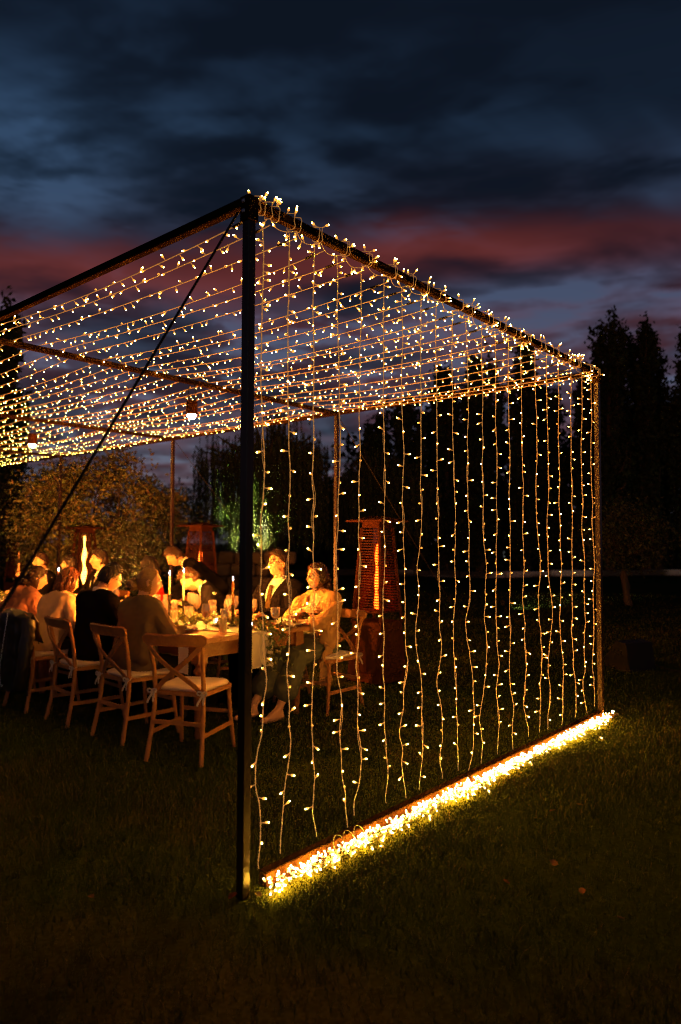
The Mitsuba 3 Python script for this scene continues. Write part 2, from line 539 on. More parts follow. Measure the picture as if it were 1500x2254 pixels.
for a in [(10.1, 28.8, 9.6, .62, 'slim dark poplar against the curtain end post', 12), (11.25, 29.0, 10.4, .6, 'slim poplar in the gap between the two tall right-hand poplars', 13), (13.2, 29.5, 11.3, .75, 'dark poplar second from the right edge', 14), (6.5, 31.0, 9.0, .9, 'dark poplar left of the slim one behind the curtain', 15),
          (10.65, 28.0, 11.6, .85, 'dark poplar with a ragged pointed top just right of the curtain end', 1),
          (12.35, 28.6, 11.7, .85, 'broad dark poplar near the right edge with a rounded crown top', 2),
          (14.2, 28.0, 11.0, .95, 'dark poplar cut by the right edge of the photo', 3),
          (7.5, 28.6, 11.0, .62, 'slim poplar whose tip shows above the sloping front beam', 4),
          (8.9, 30.0, 9.3, .85, 'dark poplar behind the right end of the light curtain', 5),
          (5.7, 29.0, 10.2, .95, 'tall dark poplar seen through the middle of the light curtain', 6),
          (4.45, 29.5, 10.0, .8, 'dark poplar seen through the roof strings left of the tall middle one', 7),
          (2.95, 28.0, 8.0, .72, 'dark pointed poplar right of the small twin-topped one', 8),
          (1.5, 28.0, 7.1, .62, 'small twin-topped poplar rising just right of the willow', 9),
          (-11.75, 24.0, 10.9, .85, 'poplar at the left edge behind the roof strings', 10),
          (-14.4, 30.0, 9.0, 1.0, 'dim poplar low at the far left edge', 11)]:
    poplar(*a)


def willow(x, y, h, w, label, seed):
    g = np.random.default_rng(seed)
    k = thing('willow_tree', label, 'tree')
    M = TR(x, y, float(gz(x, y)))
    br = [(np.array([[0, 0, -.1], [.05, .05, h * .2], [-.1, 0, h * .42], [0, .1, h * .6]]), .34, .16)]
    strands, P = MB(), []
    tips = []
    for i in range(60):
        az, rr = g.uniform(0, 2 * np.pi), w * math.sqrt(g.uniform(.03, 1))
        top = h * (1.0 - .30 * (rr / w) ** 2) * g.uniform(.84, 1.02)
        e = np.array([math.cos(az) * rr, math.sin(az) * rr * .85, top])
        b = np.array([math.cos(az) * .15, math.sin(az) * .15, h * .5])
        tt = np.linspace(0, 1, 6)[:, None]
        q = b + (e - b) * tt + np.array([0, 0, 1]) * (np.sin(tt * np.pi) * .35)
        br.append((q, .07, .018))
        for j in range(13):
            s0 = q[-1] * .35 + q[-2] * .65 if j % 3 == 0 else q[-1]
            tips.append(s0 + g.normal(0, .24, 3) * np.array([1, 1, .35]))
    for s0 in tips:
        bottom = g.uniform(.9, 2.4) if g.uniform() < .72 else g.uniform(2.2, 3.6)
        L = max(s0[2] - bottom, .5)
        n = max(5, int(L / .25))
        t = np.linspace(0, 1, n)
        sway = g.normal(0, .10, 2)
        q = np.stack([s0[0] + sway[0] * t * t + .02 * np.sin(t * 7 + s0[0] * 9), s0[1] + sway[1] * t * t, s0[2] - L * t], 1)
        strands.tube(q, .006, 3, (.07, .075, .03), cap=False)
        m = int(L / .055)
        tt = g.uniform(0, 1, m)
        P.append(np.stack([np.interp(tt, t, q[:, j]) for j in range(3)], 1) + g.normal(0, .02, (m, 3)))
    tree_trunk(k, br, 0, 0, M)
    P = np.vstack(P)
    v, f = leaf_quads(P, g.uniform(.08, .17, len(P)), g, droop=1.0)
    sv, sf = strands.mesh()
    col = np.vstack([crown_colors(len(P), (.070, .085, .030), g), strands.colors()])
    mb = MB().add(v, f).add(sv, sf)
    put(k, 'crown', ply(mb.mesh(), 'm_leaf', color=col), M)
    return k


willow(-2.35, 22.4, 5.6, 2.15, 'big weeping willow lit green from below behind the near corner post', 21)
willow(1.35, 25.5, 4.6, 1.9, 'dim weeping willow right of the green-lit one', 22)


def round_tree(name, x, y, h, w, label, seed, base, nclump=120, per=85, size=(.05, .10), trunks=3, zlow=.35, cat='tree', rad=.15):
    g = np.random.default_rng(seed)
    k = thing(name, label, cat)
    M = TR(x, y, float(gz(x, y)))
    br, P = [], []
    stems = []
    for i in range(trunks):
        az = g.uniform(0, 2 * np.pi)
        e = np.array([math.cos(az) * w * .25, math.sin(az) * w * .25, h * .48])
        b = np.array([math.cos(az) * .1, math.sin(az) * .1, -.1])
        t = np.linspace(0, 1, 6)[:, None]
        q = b + (e - b) * t + g.normal(0, .05, (6, 3)) * np.sin(t * np.pi)
        stems.append(q)
        br.append((q, .05 + .045 * h / 3, .035))
    for i in range(nclump):
        az, u = g.uniform(0, 2 * np.pi), g.uniform(-1, 1)
        rr = g.uniform(.45, 1.0) ** .6
        e = np.array([math.cos(az) * w * rr * math.sqrt(1 - u * u), math.sin(az) * w * .9 * rr * math.sqrt(1 - u * u), h * (zlow + (1 - zlow) * (.5 + .5 * u * rr))])
        b = stems[i % trunks][-1]
        t = np.linspace(0, 1, 5)[:, None]
        if i % 2 == 0:
            br.append((b + (e - b) * t + g.normal(0, .05, (5, 3)) * np.sin(t * np.pi), .022, .006))
        m = int(per * g.uniform(.4, 1.5))
        P.append(e + g.normal(0, 1, (m, 3)) * np.array([1, 1, .75]) * rad * g.uniform(.6, 1.4))
    tree_trunk(k, br, 0, 0, M)
    P = np.vstack(P)
    P = P[P[:, 2] > .08]
    v, f = leaf_quads(P, g.uniform(size[0], size[1], len(P)), g)
    put(k, 'crown', ply((v, f), 'm_leaf', color=crown_colors(len(P), base, g)), M)
    return k


round_tree('olive_tree', -4.55, 13.6, 3.25, 1.6, 'bushy olive tree glowing amber behind the left diners', 31, (.15, .145, .075), 190, 140, (.06, .12), 4, .16, rad=.17)
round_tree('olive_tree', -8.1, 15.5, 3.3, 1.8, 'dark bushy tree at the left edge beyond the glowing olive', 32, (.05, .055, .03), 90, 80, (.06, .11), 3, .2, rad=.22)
round_tree('weeping_tree', 7.05, 17.0, 2.45, .95, 'small dark tree with a bent trunk on the right lawn', 33, (.06, .07, .035), 80, 70, (.06, .12), 2, .34, rad=.17)
for i, (x, y, h, w, l) in enumerate([(-2.9, 29, 2.6, 1.7, 'dark shrub under the green-lit willow'), (-6.9, 29, 3.4, 1.8, 'dark shrub between the olive tree and the willow'),
                                     (9.6, 29, 2.4, 1.7, 'dim shrub behind the small bent tree'), (13.0, 31, 2.6, 2.0, 'dark shrub at the right edge under the poplars'),
                                     (4.6, 30, 3.2, 2.6, 'wide dark shrub seen through the middle of the curtain'), (8.6, 33, 3.4, 2.6, 'wide dark shrub left of the right end post'),
                                     (4.2, 37, 9.0, 3.6, 'big dark tree mass behind the middle of the curtain'), (9.2, 39, 9.2, 4.0, 'big dark tree mass behind the right half of the curtain'), (13.8, 38, 8.0, 3.6, 'big dark tree mass behind the right-hand poplars'), (17.8, 38, 7.6, 3.6, 'big dark tree mass at the right edge'), (-1.2, 36, 4.6, 3.0, 'dark tree mass behind the green-lit willow'),
                                     (1.6, 29, 3.0, 2.2, 'dark shrub behind the tall patio heater'), (15.5, 33, 3.2, 2.8, 'dark shrub cut by the right edge behind the poplars')]):
    round_tree('shrub' if h < 4 else 'tree', x, y, h, w, l, 40 + i, (.035, .042, .02), 60 if h < 4 else 95, 70, (.10, .2) if h < 4 else (.25, .5), 2, .0, 'shrub' if h < 4 else 'tree', .36 if h < 4 else .6)


# ---------------------------------------------------------------- low wall, pavilion, garden wall
def wall_and_pavilion():
    k = thing('low_wall', 'long low white wall across the far lawn', 'wall')
    for i in range(16):
        x0 = -1.5 + i * 1.7
        g = np.random.default_rng(60 + i)
        z = float(gz(x0, 26.6))
        v, f = boxv((1.66, .28, .25 + g.uniform(-.015, .015)), .02)
        put(k, 'block', ply((v, f), 'm_white'), TR(x0, 26.6 + g.uniform(-.03, .03), z + .10))
    k = thing('pavilion', 'dark flat-roofed pavilion with pale columns behind the low white wall', 'building')
    z = float(gz(14, 92)); W0, W1 = 12.0, 28.5
    v, f = boxv((W1 - W0 + 2, 7, .30), .03); put(k, 'roof', ply((v, f), 'm_render'), TR((W0 + W1) / 2, 92, z + 2.85))
    v, f = boxv((W1 - W0, .25, 2.7), 0); put(k, 'wall', ply((v, f), 'm_render'), TR((W0 + W1) / 2, 94.6, z + 1.35))
    for i in range(5):
        v, f = boxv((.5, .5, 2.7), .05); put(k, 'column', ply((v, f), 'm_stone'), TR(W0 + .6 + i * (W1 - W0 - 1.2) / 4, 89.2, z + 1.35))
    for x, wd in ((17.2, .9), (19.4, 1.2), (21.9, .8)):
        fk = put(k, 'window', ply(boxv((wd + .16, .06, 1.5), .0), 'm_black'), TR(x, 94.42, z + 1.5))
        put(fk, 'pane', ply(boxv((wd, .03, 1.3), .0), 'm_bulb', emitter=area((.055, .06, .055), 2)), TR(x, 94.37, z + 1.5))
    k = thing('stone_wall', 'low rough stone garden wall behind the leaning guests', 'wall')
    g = np.random.default_rng(77)
    x0, x1, y = -3.3, -1.35, 15.2
    for row in range(5):
        x = x0 + (row % 2) * .15
        while x < x1:
            L = g.uniform(.25, .45)
            v, f = boxv((L - .02, .3, .255), .035)
            v = v + (meshkit.fbm(v * 6 + row * 7 + x, 2, 4)[:, None] - .5) * .05
            put(k, 'stone', ply((v, f), 'm_stone'), TR(x + L / 2, y + g.uniform(-.03, .03), .13 + row * .262))
            x += L


wall_and_pavilion()


# ---------------------------------------------------------------- garden floodlights
def floodlight(x, y, aim, label, col, cutoff, cat='lamp'):
    k = thing('garden_spotlight', label, cat)
    z = float(gz(x, y))
    M = TR(x, y, z + .2)
    d = np.array(aim, float) - np.array([x, y, z + .2]); d /= np.linalg.norm(d)
    t, a, b = frames(np.array([[0, 0, 0], d, 2 * d]))
    R = np.eye(4); R[:3, 0], R[:3, 1], R[:3, 2] = a[0], b[0], d
    put(k, 'housing', ply(lathe([(0, -.12), (.05, -.12), (.07, -.02), (.075, .05), (.068, .05), (.06, 0), (0, 0)], 16), 'm_black', smooth=40), M @ R)
    put(k, 'spike', ply(tube([[0, 0, -.22], [0, 0, -.04]], .012, 8), 'm_black', smooth=40), M)
    p = np.array([x, y, z + .2]) + d * .08
    scene[k + '_beam'] = {'type': 'spot', 'intensity': rgb(*col), 'cutoff_angle': float(cutoff), 'beam_width': float(cutoff) * .35, 'sampling_weight': 220.0,
                          'to_world': T().look_at(origin=p.tolist(), target=(p + d).tolist(), up=[0.1, 0.2, 1])}


floodlight(-2.6, 19.9, (-2.8, 22.2, 2.45), 'small garden spotlight on the grass aimed up into the willow', (400.0, 500.0, 130.0), 23)
floodlight(3.6, 15.5, (11.5, 25.5, .25), 'small garden spotlight aimed across the far lawn at the low white wall', (5.0, 5.2, 3.0), 24)
floodlight(-4.0, 12.1, (-4.25, 13.4, 1.75), 'small added spotlight brightening the olive tree from below', (18.0, 7.6, 1.6), 36)  # fill lamp added to brighten the olive crown


# ================================================================ CANOPY FRAME
BAYS = [0.0, 3.0, 6.1, 9.3, 12.4]
WID, HT, TH = 4.05, 3.0, 0.043


def build_frame():
    k = thing('canopy_frame', 'dark brown steel box frame standing on the lawn over the dinner table', 'frame')
    st = lambda v_f: ply(v_f, 'm_steel')
    for s in BAYS:
        for w in (0.0, WID):
            v, f = boxv((TH, TH, HT - TH), .003)
            put(k, 'post', ply((v, f), 'm_post'), FR(s, w, (HT - TH) / 2))
    z = HT - TH / 2
    for w in (0.0, WID):
        for s0, s1 in zip(BAYS[:-1], BAYS[1:]):
            put(k, 'beam', st(beam(W(s0 + (TH / 2 if s0 > 0 else -TH / 2), w, z), W(s1 + TH / 2, w, z), TH, TH)))
    for s in BAYS:
        put(k, 'cross_beam', st(beam(W(s, TH / 2 + .001, z - .003), W(s, WID - TH / 2 - .001, z - .003), TH - .004, TH)))
    put(k, 'bottom_rail', ply(beam(W(-.002, .11, .040), W(-.002, WID - .05, .036), .052, .064), 'm_steel'))
    for s, w in ((0, 0), (0, WID)):       # corner sleeves
        v, f = boxv((TH + .016, TH + .016, .11), .003)
        put(k, 'corner_sleeve', st((v, f)), FR(s, w, HT - .058))
    for s in BAYS[:3]:
        for dz in (.03, .075):
            v, f = lathe([(0, 0), (.009, 0), (.011, .006), (.006, .010), (0, .010)], 8)
            for dw, rx in ((-1, 90),):
                put(k, 'bolt', ply((v, f), 'm_metal'), FR(s, 0, HT - dz) @ TR(0, -(TH / 2 + .008), 0) @ RX(90))
    mb = lambda a, b, r=.004: ply(tube([a, (a + b) / 2 + np.array([0, 0, -.012]), b], r, 6), 'm_cord', smooth=True)
    c0 = W(.05, -.02, HT - .06)
    put(k, 'guy_cable', mb(c0, W(.06, -1.76, 0.0), .0055))
    for s in BAYS[1:4]:
        put(k, 'guy_cable', mb(W(s, WID + .03, HT - .05), W(s - .15, WID + 2.95, 0.0)))


build_frame()

# ================================================================ LIGHT STRINGS
# one bulb: a moulded sleeve, glowing amber to imitate a halo, with the bright diode showing at its tip
BV, BF = lathe([(0, 0), (.0031, .0008), (.0050, .0040), (.0062, .0086), (.0055, .0126), (.0034, .0146), (0, .0148)], 8)
LV, LF = lathe([(0, .0143), (.0034, .0147), (.0037, .0173), (.0026, .0198), (0, .0206)], 8)
STEM = 0.019


def bulb_frame(p, d):
    t, a, b = frames(np.array([[0, 0, 0], d, 2 * np.asarray(d)]))
    M = np.eye(4)
    M[:3, 0], M[:3, 1], M[:3, 2], M[:3, 3] = a[0], b[0], t[0], p
    return M


BULB_PLY = ply((BV, BF), 'm_bulb', smooth=True, emitter=area(SLEEVE_HALO, .02))
LED_PLY = ply((LV, LF), 'm_bulb', smooth=True, emitter=area(LED, .6))


def bulb(k, p, d):
    M = bulb_frame(p + d * STEM, d)
    b = put(k, 'bulb', BULB_PLY, M)
    put(b, 'diode', LED_PLY, M)


def stems_into(mb, p, dirs):
    for a, d in zip(p, dirs):
        mb.tube([a, a + d * STEM * .5, a + d * (STEM + .003)], [.0025, .0023, .0036], 5, cap=False)


def bulbs_joined(p, dirs):
    """Many bulbs as one mesh."""
    Ms = [bulb_frame(a + d * STEM, d) for a, d in zip(p, dirs)]
    out = []
    for v, f in ((BV, BF), (LV, LF)):
        out.append((np.vstack([xf(M, v) for M in Ms]), np.vstack([f + i * len(v) for i in range(len(Ms))])))
    return out


def put_bulbs(k, p, dirs, weight, gain=1.0):
    sl, led = bulbs_joined(p, dirs)
    b = put(k, 'bulb', ply(sl, 'm_bulb', smooth=True, emitter=area(SLEEVE_HALO, weight * .02)), kind='stuff')
    put(b, 'diode', ply(led, 'm_bulb', smooth=True, emitter=area(LED * gain, weight)), kind='stuff')


def along(path, spacing, g, jitter=.25, start=.03):
    seg = np.linalg.norm(np.diff(path, axis=0), axis=1)
    cum = np.concatenate([[0], np.cumsum(seg)])
    n = int((cum[-1] - start) / spacing)
    t = start + spacing * (np.arange(n) + g.uniform(-jitter, jitter, n))
    t = np.clip(t, 0, cum[-1])
    return np.stack([np.interp(t, cum, path[:, j]) for j in range(3)], 1)


ORD = ['first', 'second', 'third', 'fourth', 'fifth', 'sixth', 'seventh', 'eighth', 'ninth', 'tenth', 'eleventh', 'twelfth', 'thirteenth', 'fourteenth', 'fifteenth',
       'sixteenth', 'seventeenth', 'eighteenth', 'nineteenth', 'twentieth', 'twenty-first', 'twenty-second', 'twenty-third', 'twenty-fourth', 'twenty-fifth', 'twenty-sixth', 'twenty-seventh', 'twenty-eighth']
DROPS = [.125, .297, .47, .645, .833, 1.033, 1.211, 1.392, 1.561, 1.751, 1.921, 2.119, 2.311, 2.502, 2.691, 2.929, 3.135, 3.354, 3.60, 3.825, 4.03]


def build_curtain():
    g = np.random.default_rng(3)
    for i, w in enumerate(DROPS):
        k = thing('light_string', f'hanging string of warm fairy lights, {ORD[i]} of the curtain from the near corner post', 'string lights', 'fairy light strings of the curtain')
        n = 150
        z = np.linspace(HT - TH - .01, g.uniform(.060, .095), n)
        t = np.linspace(0, 1, n)
        pn = lambda sc, seed: (meshkit.fbm(np.stack([z * sc, 0 * z + i * 3.7, 0 * z], 1), 3, seed) - .5)
        amp = .012 + .06 * t ** 1.4
        s = .045 + pn(3, 12) * amp * 1.2
        ww = w + pn(2.2, 11) * amp * 2 + pn(9, 13) * .016 * (.4 + g.uniform(.2, 1.3) * t)
        ww = ww + (g.uniform(-.02, .05) * t ** 2)
        path = np.array([W(a, b, c) for a, b, c in zip(s, ww, z)])
        wire = MB()
        # two twisted strands
        ph = np.linspace(0, 60 * np.pi, n)
        off = np.stack([np.cos(ph), np.sin(ph), 0 * ph], 1) * .0017
        wire.tube(path + off, .0016, 4).tube(path - off, .0016, 4)
        for q in g.uniform(.3, .95, 2):      # places where the strands part
            j = int(q * n); jj = np.arange(max(j - 5, 0), min(j + 6, n))
            bow = np.sin(np.linspace(0, np.pi, len(jj)))[:, None] * np.append(DF * g.choice([-1, 1]) * .014, 0)
            wire.tube(path[jj] + bow, .0013, 4)
        P = along(path, .092, g)
        P = np.vstack([P, along(path[:26], .10, g, start=.08)])     # the strand is doubled at its top
        az = g.choice([0, np.pi], len(P)) + g.normal(0, .75, len(P))
        D = np.stack([DF[0] * np.cos(az) + DL[0] * np.sin(az), DF[1] * np.cos(az) + DL[1] * np.sin(az), g.normal(-.05, .28, len(P))], 1)
        D /= np.linalg.norm(D, axis=1, keepdims=True)
        stems_into(wire, P, D)
        put(k, 'wire', ply(wire.mesh(), 'm_wire', smooth=True, emitter=area(WIRE_GLOW, .5)))
        for a, d in zip(P, D):
            bulb(k, a, d)


build_curtain()


def build_roof_strings():
    g = np.random.default_rng(4)
    rows = np.concatenate([[.062], np.array(DROPS) + .055 + g.normal(0, .012, 21)])
    rows[-1] = 3.985
    for i, w in enumerate(rows):
        k = thing('roof_string', f'overhead string of warm fairy lights, {ORD[i]} from the near roof beam', 'string lights', 'fairy light strings across the canopy roof')
        path = []
        for b, (s0, s1) in enumerate(zip(BAYS[:-1], BAYS[1:])):
            t = np.linspace(0, 1, 26)
            sag = g.uniform(.02, .06)
            dw = g.normal(0, .012)
            lo = HT - .052 if b == 0 else HT + .006
            z = lo + (HT + .006 - lo) * np.minimum(t * 1, 1) - sag * 4 * t * (1 - t)
            ww = w + dw * np.sin(np.pi * t)
            for a, c, e in zip(s0 + (s1 - s0) * t, ww, z):
                path.append(W(a + (.05 if b == 0 and a < .01 else 0), c, e))
        path = np.array(path)
        wire = MB().tube(path, .0030, 4)
        # dark plug where the string is tied to the front beam
        plug = tube([path[1], path[2] * .5 + path[1] * .5], .007, 8)
        P = along(path, .086, g, start=.12)
        az = g.uniform(0, 2 * np.pi, len(P))
        D = np.stack([np.cos(az) * .75, np.sin(az) * .75, g.choice([-1, -1, -1, .8], len(P)) * g.uniform(.35, 1.0, len(P))], 1)
        D /= np.linalg.norm(D, axis=1, keepdims=True)
        stems_into(wire, P, D)
        put(k, 'wire', ply(wire.mesh(), 'm_wire', smooth=True, emitter=area(WIRE_GLOW, .5)))
        put(k, 'plug', ply(plug, 'm_cord', smooth=40))
        put_bulbs(k, P, D, 130.0 if i == 0 else 34.0)


build_roof_strings()


def build_beam_wraps():
    """The lead wire of the curtain: looped round the front beam beside every drop, bulbs sticking out of the loops."""
    g = np.random.default_rng(6)
    k = thing('beam_string', 'fairy lights wound in loops round the front top beam', 'string lights')
    wire, P, D = MB(), [], []
    zc = HT - TH / 2
    for i, w in enumerate(DROPS + [.06]):
        for turn in range(2 if w < 2 else 3):
            th = np.linspace(0, 2 * np.pi, 22)
            r = TH * .5 + .008 + .004 * turn
            # a rounded square round the beam
            cs, sn = np.cos(th), np.sin(th)
            q = r / np.maximum(np.abs(cs), np.abs(sn)) ** .7
            w0 = w + g.normal(0, .03) + np.linspace(-.02, .02, 22) + .006 * np.sin(th * 3 + turn)
            ring = np.array([W(a, b, c) for a, b, c in zip(cs * q, w0, zc + sn * q)])
            wire.tube(ring, .0017, 4, cap=False)
            for th0 in g.uniform(0, 2 * np.pi, 3):
                j = int(th0 / (2 * np.pi) * 21)
                P.append(ring[j])
                d = np.append(DL * cs[j], sn[j]) + g.normal(0, .45, 3) + np.append(DF * g.normal(0, .5), .25)
                D.append(d / np.linalg.norm(d))
        if i < len(DROPS) - 1:
            w1 = DROPS[i + 1]
            t = np.linspace(0, 1, 9)
            sag = g.uniform(.005, .03)
            run = np.array([W(.0 + .03 * math.sin(3 * q), w + (w1 - w) * q, HT - TH - .008 - sag * 4 * q * (1 - q)) for q in t])
            wire.tube(run, .0018, 4)
            for q in g.uniform(.1, .9, 2):
                P.append(run[int(q * 8)])
                d = g.normal(0, 1, 3) + np.array([0, 0, -.6]); D.append(d / np.linalg.norm(d))
    P, D = np.array(P), np.array(D)
    stems_into(wire, P, D)
    put(k, 'wire', ply(wire.mesh(), 'm_wire', smooth=True, emitter=area(WIRE_GLOW, .5)))
    for a, d in zip(P, D):
        bulb(k, a, d)
    # the drop that runs down the far corner post


build_beam_wraps()


def build_bundle():
    g = np.random.default_rng(8)
    k = thing('light_bundle', 'glowing heap of bunched fairy lights lying on the grass along the bottom rail', 'string lights')
    n = 1100
    w = g.uniform(.07, 4.10, n)
    w = w[g.uniform(0, 1, n) < .45 + .75 * meshkit.noise(np.stack([w * 9, 0 * w, 0 * w], 1), 9)]
    wid = .034 + .012 * np.sin(w * 3.1) + .030 * meshkit.fbm(np.stack([w * 4, 0 * w, 0 * w], 1), 2, 3)
    s = -.038 - wid * (.05 + np.abs(g.normal(0, .75, len(w)))).clip(0, 1.9) * 1.1
    ang, rad = g.uniform(-.5, np.pi * 1.15, len(w)), np.sqrt(g.uniform(.15, 1, len(w))) * (.016 + .009 * meshkit.noise(np.stack([w * 7, 0 * w, 0 * w], 1), 5))
    stray = g.uniform(0, 1, len(w)) < .12
    s = np.where(stray, -.05 - np.abs(g.normal(0, .05, len(w))), -.078 - rad * 1.35 * np.cos(ang))
    z = np.where(stray, .024, .034 + rad * np.sin(ang))
    P = np.array([W(a, b, c) for a, b, c in zip(s, w, z)])
    D = g.normal(0, 1, P.shape) + np.array([0, 0, .35]); D /= np.linalg.norm(D, axis=1, keepdims=True)
    wire = MB()
    for i in range(46):
        w0 = g.uniform(.14, 3.7)
        t = np.linspace(0, 1, 60)
        L = g.uniform(.4, 1.0)
        ww = np.clip(w0 + L * t + .03 * np.sin(t * g.uniform(20, 46) + i), .12, 4.15)
        sg = -.055 - .045 * (.5 + .5 * np.sin(t * g.uniform(14, 40) + i * 2)) * g.uniform(.6, 1.4)
        zz = .02 + .022 * (.5 + .5 * np.sin(t * g.uniform(15, 37) + i * 3))
        wire.tube(np.array([W(a, b, c) for a, b, c in zip(sg, ww, zz)]), .0016, 4)
    for i, w0 in enumerate((.55, .62, .70)):     # loose loops over the rail
        th = np.linspace(0, np.pi * 1.1, 14)
        wire.tube(np.array([W(-.05 + .05 * math.sin(t) * .6 - .02, w0 + .04 * math.cos(t), .05 + .05 * math.sin(t)) for t in th]), .0018, 4)
    put(k, 'wire', ply(wire.mesh(), 'm_wire', smooth=True), kind='stuff')
    put_bulbs(k, P - D * STEM * .5, D, 5200.0, 2.6)


build_bundle()


# ---------------------------------------------------------------- pendant lamps under the cross beams
def pendant(s, label):
    k = thing('pendant_lamp', label, 'lamp', 'drum lamps under the cross beams')
    z = HT - TH - .055
    M = FR(s, 2.0, z)
    for sx in (-1, 1):
        put(k, 'hook', ply(tube([[sx * .05, 0, -.11], [sx * .05, 0, .01], [sx * .03, 0, .05]], .004, 6), 'm_black', smooth=True), M)
    put(k, 'shade', ply(lathe([(.004, -.10), (.045, -.10), (.052, -.12), (.055, -.23), (.052, -.23), (.048, -.125), (.004, -.106)], 24), 'm_rust', smooth=40), M)
    v, f = lathe([(0, -.272), (.026, -.268), (.044, -.243), (.036, -.20), (.012, -.15), (0, -.15)], 16)
    put(k, 'bulb', ply((v, f), 'm_bulb', smooth=True, emitter=area((75, 36, 11), 40)), M)


pendant(3.0, 'cylindrical lamp hanging from the nearest inner cross beam')
pendant(6.1, 'cylindrical lamp hanging from the second inner cross beam at left')
pendant(9.3, 'cylindrical lamp hanging from the third inner cross beam far left')

# ================================================================ FURNITURE
def sweep_rect(path, wd, th, nrm):
    """A flat bar along path: wd wide across, th thick along nrm (a vector or one per point)."""
    p = np.asarray(path, float)
    t = np.gradient(p, axis=0); t /= np.linalg.norm(t, axis=1, keepdims=True)
    n = np.broadcast_to(np.asarray(nrm, float), p.shape)
    n = n - t * (n * t).sum(1, keepdims=True); n /= np.linalg.norm(n, axis=1, keepdims=True)
    b = np.cross(t, n)
    wd = np.broadcast_to(wd, (len(p),))[:, None]; th = np.broadcast_to(th, (len(p),))[:, None]
    c = .22 * th
    ring = [(.5, .5, -1, 0), (.5, .5, 0, -1), (-.5, .5, 0, -1), (-.5, .5, 1, 0), (-.5, -.5, 1, 0), (-.5, -.5, 0, 1), (.5, -.5, 0, 1), (.5, -.5, -1, 0)]
    v = np.stack([p + b * (x * wd + dx * c) + n * (y * th + dy * c) for x, y, dx, dy in ring], 1).reshape(-1, 3)
    m = 8
    i, j = np.meshgrid(np.arange(len(p) - 1), np.arange(m), indexing='ij')
    q = np.stack([i * m + j, i * m + (j + 1) % m, (i + 1) * m + (j + 1) % m, (i + 1) * m + j], -1).reshape(-1, 4)
    f = [q[:, [0, 1, 2]], q[:, [0, 2, 3]]]
    e = (len(p) - 1) * m
    f.append(np.array([[0, k + 1, k] for k in range(1, m - 1)]))
    f.append(np.array([[e, e + k, e + k + 1] for k in range(1, m - 1)]))
    return v, np.vstack(f)


def bez(p, n=10):
    p = np.asarray(p, float)
    from scipy.interpolate import CubicSpline
    k = np.linspace(0, 1, len(p))
    return CubicSpline(k, p)(np.linspace(0, 1, n))


def seat_outline(sx, sf, sb, y0, y1, r):
    from shapely.geometry import Polygon
    poly = Polygon([(-sb, y0), (sb, y0), (sf, y1), (-sf, y1)]).buffer(-r).buffer(r, 8)
    return poly


def pillow(poly, z0, h, n=7):
    """A domed cushion on the outline."""
    rings, cx, cy = [], poly.centroid.x, poly.centroid.y
    xy = np.array(poly.exterior.coords)[:-1]
    V, m = [], len(xy)
    prof = [(.96, 0), (1.0, .35), (.985, .62), (.93, .85), (.80, .97), (.55, 1.05), (.25, 1.08)]
    for k, zz in prof:
        V.append(np.column_stack([cx + (xy[:, 0] - cx) * k, cy + (xy[:, 1] - cy) * k, np.full(m, z0 + h * zz)]))
    V.append([[cx, cy, z0 + h * 1.08]]); V.append([[cx, cy, z0]])
    f = []
    for r in range(len(prof) - 1):
        for j in range(m):
            a, b = r * m + j, r * m + (j + 1) % m
            f += [[a, b, b + m], [a, b + m, a + m]]
    top, bot = len(prof) * m, len(prof) * m + 1
    for j in range(m):
        f += [[(len(prof) - 1) * m + j, (len(prof) - 1) * m + (j + 1) % m, top], [(j + 1) % m, j, bot]]
    v, f = np.vstack(V), np.array(f)
    if trimesh.Trimesh(v, f, process=False).volume < 0:
        f = f[:, ::-1]
    return v, f


